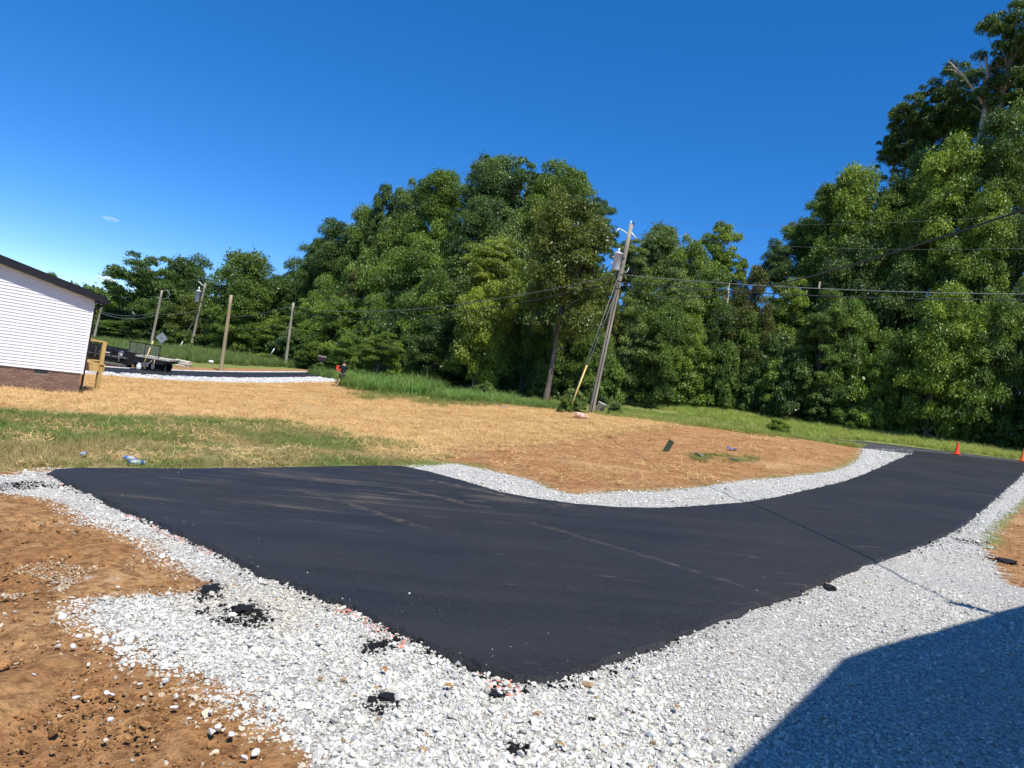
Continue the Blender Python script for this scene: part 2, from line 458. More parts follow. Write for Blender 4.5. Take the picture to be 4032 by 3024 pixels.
Zt = Zt + (fbm(X, Y, 13.0, 91, 2) - 0.5) * 0.035 * np.clip(-sd_grav / 0.3, 0, 1) * np.clip(m_dirt, 0, 1) * (Y < 10)
# tyre ruts in the middle dirt
Zt = Zt + (fbm(X * 0.4 + Y * 0.2, Y * 1.6, 1.0, 41, 3) - 0.5) * 0.16 * np.clip(sdist(dirt_mid, X, Y) / 1.5, 0, 1)
Zt = Zt + (fbm(X, Y, 2.2, 51, 3) - 0.5) * 0.05 * np.clip(sd_grav / 0.5, 0, 1)
Zt = Zt - 0.05 * np.clip(sd_asph / 0.12, 0, 1) - 0.06 * np.clip(sdist(far_poly, X, Y) / 0.3 + 0.3, 0, 1) - 0.08 * np.clip(sdist(street_poly, X, Y) / 0.6 + 0.3, 0, 1)
nx, ny = len(gx), len(gy)
ii = np.arange(nx * ny).reshape(ny, nx)
quads = np.stack([ii[:-1, :-1], ii[:-1, 1:], ii[1:, 1:], ii[1:, :-1]], -1).reshape(-1, 4)
gme = np_mesh('ground', np.stack([X, Y, Zt], -1), quads, 4, True)
fattr(gme, 'm_grav', m_grav); fattr(gme, 'm_grass', m_grass); fattr(gme, 'm_dirt', m_dirt); fattr(gme, 'm_straw', m_straw)

t = NT('ground_earth')
P = t.pos()
big = t.noise(P, 0.35, 5); mid = t.noise(P, 1.7, 5); fine = t.noise(P, 11, 6, 0.65); vf = t.noise(P, 55, 4, 0.7)
stretch = t.mapping(P, scale=(1, 1, 1), rot=(0, 0, 0.6))
# red clay
d1 = t.mix(t.ramp(mid, 0.35, 0.65), (0.37, 0.188, 0.074), (0.50, 0.285, 0.125))
d1 = t.mix(t.ramp(fine, 0.32, 0.62), (0.20, 0.095, 0.038), d1)
d1 = t.mix(t.ramp(big, 0.52, 0.72, 0, 0.6), d1, (0.54, 0.345, 0.17))
# straw mulch
st_v = t.noise(t.mapping(P, scale=(1, 1, 1)), 16, 5, 0.75, 1.2)
s1 = t.mix(t.ramp(st_v, 0.36, 0.60), (0.30, 0.172, 0.066), (0.57, 0.375, 0.16))
s1 = t.mix(t.ramp(vf, 0.52, 0.70), s1, (0.72, 0.515, 0.245))
s1 = t.mix(t.ramp(t.noise(P, 0.8, 5, .65), 0.48, 0.68, 0, 0.75), s1, (0.40, 0.215, 0.09))
# grass floor: dead thatch with green
g1 = t.mix(t.ramp(fine, 0.38, 0.62), (0.19, 0.14, 0.06), (0.38, 0.30, 0.13))
g1 = t.mix(t.ramp(t.noise(P, 0.9, 5), 0.44, 0.60), g1, (0.15, 0.175, 0.045))
# wild verge beyond
w1 = t.mix(t.ramp(fine, 0.35, 0.65), (0.12, 0.14, 0.04), (0.26, 0.28, 0.085))
# pale crushed limestone dust
vo = t.voro(P, 55, 'F1', 'Color'); vo2 = t.voro(P, 38, 'F1', 'Distance')
sep = t.n.new('ShaderNodeSeparateColor'); t.l.new(vo, sep.inputs[0])
k1 = t.mix(t.ramp(sep.outputs[0], 0.0, 1.0), (0.36, 0.345, 0.31), (0.64, 0.62, 0.565))
k1 = t.mix(t.ramp(vo2, 0.45, 0.75, 0, 0.55), k1, (0.20, 0.19, 0.17))
k1 = t.mix(t.ramp(big, 0.46, 0.70, 0, 0.75), k1, (0.56, 0.525, 0.455))
def zone(a, amp, n=mid, lo=0.42, hi=0.58):
    return t.ramp(t.math('ADD', t.attr(a), t.math('MULTIPLY', t.math('SUBTRACT', n, 0.5), amp)), lo, hi)
edge_n = t.math('ADD', t.math('MULTIPLY', mid, 0.5), t.math('MULTIPLY', fine, 0.5))
c = t.mix(zone('m_straw', 1.1, edge_n, 0.35, 0.65), w1, s1)
c = t.mix(zone('m_dirt', 1.6, edge_n, 0.30, 0.70), c, d1)
c = t.mix(zone('m_grass', 1.6, edge_n), c, g1)
c = t.mix(zone('m_grav', 1.3, fine), c, k1)
h = t.math('ADD', t.math('MULTIPLY', fine, 0.9), t.math('ADD', t.math('MULTIPLY', vf, 0.25), t.math('MULTIPLY', st_v, 0.5)))
t.bsdf(c, 0.95, 0.12, t.bump(h, 1.0, 0.045))
tag(link_mesh('ground', gme, t.m), kind='structure')

# ------------------------------------------------------------------ paved sheets
def paved(name, poly, step_fn, top, mat, edge=0.05, jit=0.012, interior=0.5):
    pts = []
    n = len(poly); P = [Vector(p) for p in poly]
    area = sum(P[i].x * P[(i + 1) % n].y - P[(i + 1) % n].x * P[i].y for i in range(n))
    if area < 0: P = P[::-1]
    for i in range(n):
        a, b = P[i], P[(i + 1) % n]; m = max(1, int((b - a).length / step_fn(a)))
        for k in range(m): pts.append(a.lerp(b, k / m))
    N = len(pts); ring = []
    for i in range(N):
        d = (pts[(i + 1) % N] - pts[i - 1]).normalized(); nrm = Vector((d.y, -d.x))
        ring.append(pts[i] + nrm * random.uniform(-jit, jit))
    out = []
    for i in range(N):
        d = (ring[(i + 1) % N] - ring[i - 1]).normalized(); nrm = Vector((d.y, -d.x)); out.append(ring[i] + nrm * edge * random.uniform(0.5, 1.3))
    xs = [p.x for p in ring]; ys = [p.y for p in ring]
    ax = np.arange(min(xs), max(xs), interior); ay = np.arange(min(ys), max(ys), interior)
    IX, IY = np.meshgrid(ax, ay); IX = IX.ravel(); IY = IY.ravel()
    sd = sdist([tuple(p) for p in ring], IX, IY); keep = sd > 0.12
    co = [p.copy() for p in ring] + [Vector((float(a), float(b))) for a, b in zip(IX[keep], IY[keep])]
    v, e, f, *_ = delaunay_2d_cdt(co, [], [list(range(N))], 1, 1e-5)
    vx = np.array([p.x for p in v]); vy = np.array([p.y for p in v]); z = terrain(vx, vy) + top
    verts = [(a, b, c) for a, b, c in zip(vx, vy, z)]
    M0 = len(verts)
    oz = terrain(np.array([p.x for p in out]), np.array([p.y for p in out])) - 0.03
    verts += [(p.x, p.y, float(q)) for p, q in zip(out, oz)]
    faces = [tuple(q) for q in f] + [(i, M0 + i, M0 + (i + 1) % N, (i + 1) % N) for i in range(N)]
    me = bpy.data.meshes.new(name); me.from_pydata(verts, [], faces)
    bm = bmesh.new(); bm.from_mesh(me); bmesh.ops.recalc_face_normals(bm, faces=bm.faces)
    if sum(q.normal.z for q in bm.faces) < 0: bmesh.ops.reverse_faces(bm, faces=bm.faces)
    bm.to_mesh(me); bm.free()
    return tag(link_mesh(name, me, mat), kind='structure')

t = NT('fresh_asphalt')
P = t.pos()
vo = t.voro(P, 95, 'F1', 'Color'); sep = t.n.new('ShaderNodeSeparateColor'); t.l.new(vo, sep.inputs[0])
vd = t.voro(P, 95, 'F1', 'Distance')
c = t.mix(sep.outputs[0], (0.006, 0.0063, 0.0075), (0.022, 0.0225, 0.0245))
c = t.mix(t.ramp(sep.outputs[2], 0.975, 0.99, 0, 0.6), c, (0.065, 0.065, 0.066))
c = t.mix(t.ramp(t.noise(P, 0.6, 4), 0.4, 0.7, 0, 0.55), c, (0.0195, 0.020, 0.0225))
rl = t.noise(t.mapping(P, rot=(0, 0, -0.85), scale=(0.12, 2.2, 1.0)), 1.0, 4, 0.6)
c = t.mix(t.ramp(rl, 0.42, 0.66, 0, 0.5), c, (0.026, 0.0262, 0.028))
# dusty tyre smears, dragged along the turning direction
sv = t.mapping(P, rot=(0, 0, 0.42), scale=(0.45, 5.0, 1.0))
sm = t.math('MULTIPLY', t.ramp(t.noise(sv, 0.9, 7, 0.72, 0.5), 0.47, 0.74), t.ramp(t.noise(P, 1.1, 4), 0.36, 0.62))
def spot(cx, cy, r0, r1, ax=1.0):
    s = t.n.new('ShaderNodeVectorMath'); s.operation = 'SUBTRACT'; t.l.new(P, s.inputs[0]); s.inputs[1].default_value = (cx, cy, 0)
    mu = t.n.new('ShaderNodeVectorMath'); mu.operation = 'MULTIPLY'; t.l.new(s.outputs[0], mu.inputs[0]); mu.inputs[1].default_value = (1, ax, 0)
    le = t.n.new('ShaderNodeVectorMath'); le.operation = 'LENGTH'; t.l.new(mu.outputs[0], le.inputs[0])
    return t.ramp(le.outputs['Value'], r0, r1, 1.0, 0.0)
zone1 = t.math('MAXIMUM', spot(0.2, 10.3, 0.4, 2.4, 1.3), t.math('MULTIPLY', spot(-2.2, 9.4, 0.4, 3.6, 1.0), 0.62))
dust = t.math('MULTIPLY', sm, t.math('MULTIPLY', zone1, 1.15), clamp=True)
dust = t.math('MINIMUM', dust, 0.5)
sv2 = t.mapping(P, rot=(0, 0, -0.55), scale=(1.4, 11.0, 1.0), loc=(3, 1, 0))
sm2 = t.math('MULTIPLY', t.ramp(t.noise(sv2, 1.3, 3, 0.6, 0.2), 0.63, 0.74), 0.3)
dust = t.math('MAXIMUM', dust, t.math('MULTIPLY', sm2, t.ramp(t.noise(P, 0.7, 2), 0.48, 0.6)))
def tyre_line(a, b, w, amp):
    a = Vector((*a, 0)); b = Vector((*b, 0)); d = (b - a); L = d.length; d.normalize()
    s = t.n.new('ShaderNodeVectorMath'); s.operation = 'SUBTRACT'; t.l.new(P, s.inputs[0]); s.inputs[1].default_value = a
    def dot(v):
        q = t.n.new('ShaderNodeVectorMath'); q.operation = 'DOT_PRODUCT'; t.l.new(s.outputs[0], q.inputs[0]); q.inputs[1].default_value = v; return q.outputs['Value']
    u = dot(d); v = t.math('ABSOLUTE', t.math('ADD', dot(Vector((-d.y, d.x, 0))), t.math('MULTIPLY', t.math('SUBTRACT', t.noise(P, 1.6, 3), 0.5), 0.18)))
    m = t.math('MULTIPLY', t.ramp(v, w * 0.3, w, 1, 0), t.math('MULTIPLY', t.ramp(u, -0.2, 0.3), t.ramp(u, L - 0.4, L + 0.2, 1, 0)))
    return t.math('MULTIPLY', m, t.math('MULTIPLY', t.ramp(t.noise(P, 7, 4, .7), 0.38, 0.66), amp))
for pa, pb, w_, am in (((1120, 1128), (1380, 1203), .08, .20), ((1360, 1198), (1650, 1288), .07, .26), ((640, 1060), (920, 1148), .10, .3), ((860, 1060), (1060, 1105), .14, .35), ((920, 1040), (1180, 1095), .12, .4)):
    qa, qb = g2([pa, pb]); dust = t.math('MAXIMUM', dust, tyre_line(qa, qb, w_, am))
c = t.mix(dust, c, (0.24, 0.19, 0.125))
hgt = t.math('ADD', t.math('MULTIPLY', vd, -0.8), t.math('MULTIPLY', t.noise(P, 240, 2), 0.5))
t.bsdf(c, t.ramp(t.noise(P, 0.45, 5, .6), 0.3, 0.7, 0.52, 0.80), 0.42, t.bump(hgt, 0.95, 0.008))
ASPH = t.m
def st_near(p): return 0.035 + 0.012 * max(p.length - 3.0, 0)
paved('driveway', asph, st_near, 0.035, ASPH, 0.06, 0.016, 0.35)
paved('far_driveway', far_poly, lambda p: 1.0, 0.04, ASPH, 0.2, 0.05, 1.0)
t = NT('street_asphalt')
P = t.pos()
c = t.mix(t.noise(P, 3.0, 5), (0.045, 0.046, 0.05), (0.075, 0.075, 0.078))
t.bsdf(c, 0.85, 0.3, t.bump(t.noise(P, 60, 3), 0.4, 0.01))
paved('street', street_poly, lambda p: 2.0, 0.02, t.m, 0.2, 0.05, 1.5)
def edge_line():
    n = len(street_cc); L = strip_poly(street_cc, -2.44)[:n]; R = strip_poly(street_cc, -2.26)[:n]
    Lz = [tz(*p) + 0.026 for p in L]
    side = 1
    vs = [(a[0], a[1], z) for a, z in zip(L, Lz)] + [(a[0], a[1], z) for a, z in zip(R, Lz)]
    me = bpy.data.meshes.new('street_edge_line'); me.from_pydata(vs, [], [(i, i + 1, n + i + 1, n + i) for i in range(n - 1)])
    return me
LM = simple('line_paint', (0.62, 0.61, 0.56), 0.8, 0.2, 0, 0.25, 3.0)
tag(link_mesh('street_edge_line', edge_line(), LM), kind='structure')

# ------------------------------------------------------------------ scattering with geometry nodes (gravel, clods, straw, grass)
def scatter(name, pts, rots, scls, idx, cols, sources, label, cat=None):
    me = bpy.data.meshes.new(name); N = len(pts)
    me.vertices.add(N); me.vertices.foreach_set('co', np.asarray(pts, np.float32).ravel())
    for nm, v in (('rot', rots), ('scl', scls)):
        a = me.attributes.new(nm, 'FLOAT_VECTOR', 'POINT'); a.data.foreach_set('vector', np.asarray(v, np.float32).ravel())
    a = me.attributes.new('idx', 'INT', 'POINT'); a.data.foreach_set('value', np.asarray(idx, np.int32))
    a = me.attributes.new('tint', 'FLOAT_COLOR', 'POINT')
    a.data.foreach_set('color', np.concatenate([np.asarray(cols, np.float32), np.ones((N, 1), np.float32)], 1).ravel())
    src = bpy.data.collections.new(name + '_pieces')
    for k, sm in enumerate(sources):
        src.objects.link(bpy.data.objects.new('%s_piece_%02d' % (name, k), sm))
    ng = bpy.data.node_groups.new(name + '_scatter', 'GeometryNodeTree')
    ng.interface.new_socket('Geometry', in_out='INPUT', socket_type='NodeSocketGeometry')
    ng.interface.new_socket('Geometry', in_out='OUTPUT', socket_type='NodeSocketGeometry')
    n = ng.nodes; l = ng.links
    gi = n.new('NodeGroupInput'); go = n.new('NodeGroupOutput')
    ci = n.new('GeometryNodeCollectionInfo'); ci.inputs['Collection'].default_value = src
    ci.inputs['Separate Children'].default_value = True; ci.inputs['Reset Children'].default_value = True
    ip = n.new('GeometryNodeInstanceOnPoints'); ip.inputs['Pick Instance'].default_value = True
    def na(nm, ty):
        q = n.new('GeometryNodeInputNamedAttribute'); q.data_type = ty; q.inputs['Name'].default_value = nm; return q.outputs['Attribute']
    l.new(gi.outputs[0], ip.inputs['Points']); l.new(ci.outputs[0], ip.inputs['Instance'])
    l.new(na('idx', 'INT'), ip.inputs['Instance Index']); l.new(na('rot', 'FLOAT_VECTOR'), ip.inputs['Rotation']); l.new(na('scl', 'FLOAT_VECTOR'), ip.inputs['Scale'])
    l.new(ip.outputs[0], go.inputs[0])
    o = bpy.data.objects.new(name, me); COL.objects.link(o)
    md = o.modifiers.new('scatter', 'NODES'); md.node_group = ng
    return tag(o, label, cat, kind='stuff')
def rock_mesh(name, seed, flat=0.7, mat=None, sub=1):
    r = np.random.default_rng(seed)
    bm = bmesh.new(); bmesh.ops.create_icosphere(bm, subdivisions=sub, radius=1.0)
    planes = [(Vector(r.normal(size=3)).normalized(), r.uniform(0.45, 0.85)) for _ in range(9)]
    for v in bm.verts:
        for nrm, d in planes:
            k = v.co.dot(nrm)
            if k > d: v.co -= nrm * (k - d)
        v.co.x *= 1.25; v.co.z *= flat
    me = bpy.data.meshes.new(name); bm.to_mesh(me); bm.free()
    if mat: me.materials.append(mat)
    return me
def in_view(x, y, z, mx=260, my=220):
    """keeps points seen by the camera with a margin for a step to the side"""
    R = np.array(CAM_R); U = np.array(CAM_U); Fw = np.array(_fw)
    p = np.stack([x, y, z - EYE], -1); d = p @ Fw
    d = np.maximum(d, 1e-3)
    px = 2016 + F_PX * (p @ R) / d; py = 1512 - F_PX * (p @ U) / d
    m = 900.0
    return (p @ Fw > 0.5) & (px > -m) & (px < 4032 + m) & (py > -m) & (py < 3024 + m)

# --- stone material: the tint comes from each stone
t = NT('limestone')
P = t.obj()
ti = t.attr('tint', 'INSTANCER', 'Color')
n1 = t.noise(P, 1.6, 4)
c = t.mix(t.ramp(n1, 0.3, 0.7, 0, 0.35), ti, (0.40, 0.385, 0.36), 'MULTIPLY')
c = t.mix(0.25, ti, t.mix(t.ramp(n1, 0.3, 0.7), (0.62, 0.61, 0.59), (0.9, 0.9, 0.88)), 'MULTIPLY')
t.bsdf(c, 0.9, 0.2, t.bump(t.noise(P, 5, 3), 0.3, 0.05))
STONE = t.m
rocks = [rock_mesh('stone_shape', 100 + k, [0.55, 0.7, 0.62, 0.8, 0.5, 0.68][k % 6], STONE) for k in range(8)]
def sample(x0, x1, y0, y1, dens):
    n = int((x1 - x0) * (y1 - y0) * dens)
    return RNG.uniform(x0, x1, n), RNG.uniform(y0, y1, n)
gxs, gys, gs = [], [], []
def gravel_cells(cell=1.0):
    xs = np.arange(-12, 27, cell); ys = np.arange(1, 41, cell)
    for cx_ in xs:
        for cy_ in ys:
            d = math.hypot(cx_ + .5, cy_ + .5)
            if sdist(gravel, np.array([cx_ + .5]), np.array([cy_ + .5]))[0] < -1.2 and not inside(patch_gravel, cx_ + .5, cy_ + .5) and not (-6.5 < cx_ < 0 and cy_ < 7): continue
            if sdist(asph, np.array([cx_ + .5]), np.array([cy_ + .5]))[0] > 0.85: continue
            if not in_view(np.array([cx_ + .5]), np.array([cy_ + .5]), np.array([0.0]))[0]: continue
            dens = 7200 if d < 5.5 else (4600 if d < 8 else (1900 if d < 12 else (950 if d < 18 else 330)))
            x, y = sample(cx_, cx_ + cell, cy_, cy_ + cell, dens)
            gxs.append(x); gys.append(y)
gravel_cells()
x = np.concatenate(gxs); y = np.concatenate(gys)
sg = sdist(gravel, x, y) + (fbm(x, y, 2.2, 5, 3) - 0.5) * 0.55
sp = sdist(patch_gravel, x, y) + (fbm(x, y, 3.0, 6, 3) - 0.5) * 0.6
sa = sdist(asph, x, y)
u = RNG.random(len(x))
prob = np.clip(0.34 + sg / 0.35, 0, 1) ** 1.3
prob = np.maximum(prob, np.where(sp > -0.05, 0.7, 0.0))
fringe = (sg < 0) & (sg > -1.5) & (x < 1.5) & (y < 9)
prob = np.maximum(prob, np.where(fringe, 0.022 * np.exp(sg / 0.35) + 0.0006, 0))
comp = np.clip((x - 0.9) / 1.6, 0, 1) * np.clip((9.0 - y) / 2.0, 0, 1)        # compacted, finer stone on the right
comp = comp * np.clip(fbm(x, y, 0.7, 9, 3) * 2.2 - 0.45, 0.25, 1)
big_low = np.clip((4.6 - y) / 1.5, 0, 1) * (x < 1.2)
prob = prob * (1 - 0.55 * comp)
spill = np.where((sa > 0) & (sa < 0.10), 0.05, 0.0)
keep = (u < prob) & (sa < -0.015) | ((u < 0.0016) & (sa > 0) & (sa < 0.5) & (y < 12))
keep &= in_view(x, y, terrain(x, y))
x, y, sg, comp, big_low, sa, sp = [a[keep] for a in (x, y, sg, comp, big_low, sa, sp)]
N = len(x)
dcam = np.hypot(x, y)
size = RNG.lognormal(-5.10, 0.50, N) * (1 - 0.38 * comp) * (1 + 0.36 * big_low) * np.where(sp > 0, 0.75, 1)
size = np.clip(size, 0.003, 0.030) * np.clip(1 + (dcam - 7) * 0.035, 1, 1.9)
size = np.where(sa > 0, size * 0.55, size)
z = terrain(x, y) + (fbm(x, y, 2.2, 51, 3) - 0.5) * 0.05 * np.clip(sg / 0.5, 0, 1) + RNG.uniform(-0.45, 0.65, N) * size
z = np.where(sa > 0, terrain(x, y) + 0.035 + size * 0.4, z)
base = np.clip(RNG.normal(0.61, 0.10, N), .27, .82)[:, None] * np.stack([np.ones(N), RNG.normal(0.978, .008, N), RNG.normal(0.885, .035, N)], -1)
tan = RNG.random(N) < 0.008
base[tan] = np.array([0.36, 0.24, 0.13]) * RNG.uniform(0.7, 1.2, (tan.sum(), 1))
dusty = np.clip((fbm(x, y, 0.9, 15, 3) - 0.55) * 3, 0, 0.5)[:, None]
base = base * (1 - dusty) + base * np.array([[0.92, 0.84, 0.70]]) * dusty
off_g = sg < 0.03
base[off_g] = base[off_g] * np.array([[0.93, 0.80, 0.64]]) * RNG.uniform(.75, 1.05, (off_g.sum(), 1))
# survey paint sprayed along the pad edge
edge_left = np.array(g2([(103, 1030), (175, 1058), (270, 1104), (400, 1162), (480, 1197), (560, 1243), (640, 1272), (760, 1320), (860, 1378), (950, 1432), (1100, 1490)]))
dl = np.full(N, 9.0)
for i in range(len(edge_left) - 1):
    a = edge_left[i]; b = edge_left[i + 1]; e = b - a; tt = np.clip(((x - a[0]) * e[0] + (y - a[1]) * e[1]) / (e @ e), 0, 1)
    dl = np.minimum(dl, np.hypot(x - a[0] - tt * e[0], y - a[1] - tt * e[1]))
pm = (dl < 0.085 + 0.05 * vn(x, y, 3, 8)) & (vn(x, y, 1.9, 33) > 0.5) & (RNG.random(N) < 0.30)
base[pm] = np.array([0.80, 0.30, 0.22]) * RNG.uniform(0.8, 1.1, (pm.sum(), 1))
# tar-stained stones where hot mix was dropped
TAR = [(g2([(460, 1277)])[0], .22), (g2([(525, 1322)])[0], .30), (g2([(810, 1398)])[0], .16), (g2([(835, 1512)])[0], .17), (g2([(1075, 1505)])[0], .12), (g2([(1120, 1627)])[0], .07),
       (g2([(1730, 1272)])[0], .22), (g2([(2090, 1170)])[0], .5), (g2([(2170, 1215)])[0], .35), (g2([(70, 1048)])[0], .35), (g2([(20, 1052)])[0], .35), (g2([(1150, 1560)])[0], .05)]
for (p, r) in TAR:
    q = np.hypot((x - p[0]), (y - p[1]) * 0.8) / r + (fbm(x, y, 5, 12, 2) - 0.5) * 1.1
    mk = (q < 0.62) & (RNG.random(N) < 0.85 * np.clip(1.25 - q, 0, 1)) & (sa < 0)
    base[mk] = RNG.uniform(0.008, 0.02, (mk.sum(), 1)) * np.ones((1, 3))
crumb = (sa < 0) & (sa > -0.16) & (RNG.random(N) < 0.75 * np.exp(sa / 0.075))
base[crumb] = RNG.uniform(0.008, 0.02, (crumb.sum(), 1)) * np.ones((1, 3))
base = np.clip(base, 0.005, 0.85)
rot = np.stack([RNG.normal(0, 0.5, N), RNG.normal(0, 0.5, N), RNG.uniform(0, 6.28, N)], -1)
sc3 = size[:, None] * RNG.uniform(0.75, 1.25, (N, 3))
NGRAV = N
scatter('gravel', np.stack([x, y, z], -1), rot, sc3, RNG.integers(0, 8, N), base, rocks, 'pale crushed limestone gravel spread around the fresh asphalt', 'gravel')

# --- gravel along the far driveway
fx = []; 
n = 14000
k = RNG.integers(0, len(far_c) - 1, n); tt = RNG.random(n)
A = np.array(far_c)
p0 = A[k] + (A[k + 1] - A[k]) * tt[:, None]; dd = A[k + 1] - A[k]; dd /= np.linalg.norm(dd, axis=1)[:, None]
near_ = RNG.random(n) < 0.75
off = np.where(near_, -RNG.uniform(1.9, 5.2, n), RNG.uniform(1.9, 2.9, n))
x = p0[:, 0] - dd[:, 1] * off; y = p0[:, 1] + dd[:, 0] * off
z = terrain(x, y) + 0.01
size = RNG.uniform(0.03, 0.07, n)
scatter('far_gravel', np.stack([x, y, z], -1), np.stack([RNG.normal(0, .4, n), RNG.normal(0, .4, n), RNG.uniform(0, 6.28, n)], -1), size[:, None] * RNG.uniform(.8, 1.2, (n, 3)),
        RNG.integers(0, 8, n), RNG.normal(0.6, 0.06, n)[:, None] * np.array([[1, .985, .95]]), rocks, 'white gravel edging of the distant driveway', 'gravel')

# --- clods of red clay
t = NT('clay_clod')
ti = t.attr('tint', 'INSTANCER', 'Color'); P = t.obj()
t.bsdf(t.mix(t.ramp(t.noise(P, 2.5, 4), 0.3, 0.7), t.mix(1.0, ti, (0.6, 0.55, 0.5), 'MULTIPLY'), ti), 0.95, 0.1, t.bump(t.noise(P, 6, 4), 0.5, 0.06))
CLOD = t.m
clods = [rock_mesh('clod_shape', 200 + k, 0.75, CLOD) for k in range(6)]
x, y = sample(-8, 1.0, 1.6, 9.0, 1900)
x2, y2 = sample(5.5, 14, 5, 20, 60)
x3, y3 = sample(-3, 22, 11, 40, 7)
x = np.concatenate([x, x2, x3]); y = np.concatenate([y, y2, y3])
sg = sdist(gravel, x, y)
dl_ = np.maximum(sdist(dirt_left, x, y), np.where((x > 5) & (y < x * 1.9), 1.0, -1)); dm = sdist(dirt_mid, x, y)
cl = fbm(x, y, 1.3, 61, 3)
keep = (sg < -0.02) & ((dl_ > 0) | (dm > 0.3)) & (RNG.random(len(x)) < np.clip((cl - 0.25) * 2.0, 0.25, 1)) & in_view(x, y, terrain(x, y))
x, y = x[keep], y[keep]; N = len(x)
size = np.clip(RNG.lognormal(-5.25, 0.62, N), 0.0025, 0.034) * np.clip(1 + (np.hypot(x, y) - 8) * 0.05, 1, 2.2)
bc = np.array([[0.43, 0.235, 0.10]]) * RNG.uniform(0.8, 1.2, (N, 1))
lt = RNG.random(N) < 0.03; bc[lt] = np.array([0.5, 0.46, 0.38])
scatter('clay_clods', np.stack([x, y, terrain(x, y) + RNG.uniform(0.0, .012, N)], -1), np.stack([RNG.normal(0, .6, N), RNG.normal(0, .6, N), RNG.uniform(0, 6.28, N)], -1),
        size[:, None] * RNG.uniform(.75, 1.25, (N, 3)), RNG.integers(0, 6, N), bc, clods, 'loose crumbs and clods of red clay on the bare dirt', 'dirt clods')

# --- blades, straw and weeds
def leafy_mat(name, trans=0.35, rough=0.5):
    t = NT(name)
    ti = t.attr('tint', 'INSTANCER', 'Color')
    b = t.bsdf(ti, rough, 0.35, link=False)
    tr = t.n.new('ShaderNodeBsdfTranslucent'); t.l.new(t.mix(1.0, ti, (1.25, 1.35, 0.7), 'MULTIPLY'), tr.inputs['Color'])
    mx = t.n.new('ShaderNodeMixShader'); mx.inputs[0].default_value = trans
    t.l.new(b.outputs[0], mx.inputs[1]); t.l.new(tr.outputs[0], mx.inputs[2]); t.l.new(mx.outputs[0], t.out.inputs['Surface'])
    return t.m
BLADE = leafy_mat('grass_blade')
STRAWM = leafy_mat('straw_stalk', 0.12, 0.6)
def tuft(name, n, h, spread, width, lean, seed, mat, seg=3):
    r = np.random.default_rng(seed); V = []; Fq = []
    for b in range(n):
        a = r.uniform(0, 6.283); rr = spread * math.sqrt(r.random()); hh = h * r.uniform(0.55, 1.1); la = r.uniform(0, 6.283); ln = lean * r.uniform(0.3, 1.3) * hh
        w = width * r.uniform(0.7, 1.3); fa = r.uniform(0, 6.283); o = len(V)
        for s_ in range(seg + 1):
            q = s_ / seg
            cx = rr * math.cos(a) + math.cos(la) * ln * q * q; cy = rr * math.sin(a) + math.sin(la) * ln * q * q
            cz = hh * (q - 0.32 * lean * q * q * q)
            ww = w * (1 - q) ** 0.7 if s_ < seg else 0.0
            V.append((cx - math.cos(fa) * ww, cy - math.sin(fa) * ww, cz)); V.append((cx + math.cos(fa) * ww, cy + math.sin(fa) * ww, cz))
        for s_ in range(seg):
            Fq.append((o + 2 * s_, o + 2 * s_ + 1, o + 2 * s_ + 3, o + 2 * s_ + 2))
    me = bpy.data.meshes.new(name); me.from_pydata(V, [], Fq); me.materials.append(mat); return me
lawn = [tuft('lawn_tuft', 22, 0.14, 0.09, 0.0035, 0.7, 300 + k, BLADE) for k in range(5)]
tall = [tuft('tall_tuft', 26, 0.75, 0.16, 0.011, 0.75, 320 + k, BLADE, 4) for k in range(5)]
mead = [tuft('meadow_tuft', 24, 0.34, 0.15, 0.0075, 0.7, 340 + k, BLADE) for k in range(5)]
stalk = [tuft('seed_stalk', 7, 0.75, 0.12, 0.004, 0.35, 360 + k, BLADE, 3) for k in range(3)]
def straw_bits(name, seed):
    r = np.random.default_rng(seed); V = []; Fq = []
    for b in range(22):
        c0 = np.array([r.uniform(-.16, .16), r.uniform(-.16, .16), r.uniform(0.0, .03)]); a = r.uniform(0, 6.283); L = r.uniform(.05, .13); w = r.uniform(.0018, .0036)
        d = np.array([math.cos(a), math.sin(a), r.normal(0, .22)]); nrm = np.array([-d[1], d[0], 0.3 * r.normal()])
        p1 = c0 + d * L * 0.5 + np.array([0, 0, r.uniform(0, .03)]); p2 = c0 + d * L + nrm * r.normal() * .03
        o = len(V)
        for p in (c0, p1, p2): V.append(tuple(p - nrm * w)); V.append(tuple(p + nrm * w))
        Fq += [(o, o + 1, o + 3, o + 2), (o + 2, o + 3, o + 5, o + 4)]
    me = bpy.data.meshes.new(name); me.from_pydata(V, [], Fq); me.materials.append(STRAWM); return me
straws = [straw_bits('straw_bits', 380 + k) for k in range(6)]
def scatter_plants(name, x, y, sources, smin, smax, colfn, label, cat, tilt=0.12, zoff=0.0, flat=None):
    N = len(x)
    s = RNG.uniform(smin, smax, N)
    sc = np.stack([s, s, s * (RNG.uniform(.8, 1.25, N) if flat is None else flat)], -1)
    rot = np.stack([RNG.normal(0, tilt, N), RNG.normal(0, tilt, N), RNG.uniform(0, 6.28, N)], -1)
    return scatter(name, np.stack([x, y, terrain(x, y) + zoff], -1), rot, sc, RNG.integers(0, len(sources), N), colfn(x, y, N), sources, label, cat)
def mixcol(a, b, f): f = np.clip(f, 0, 1)[:, None]; return np.array([a]) * (1 - f) + np.array([b]) * f
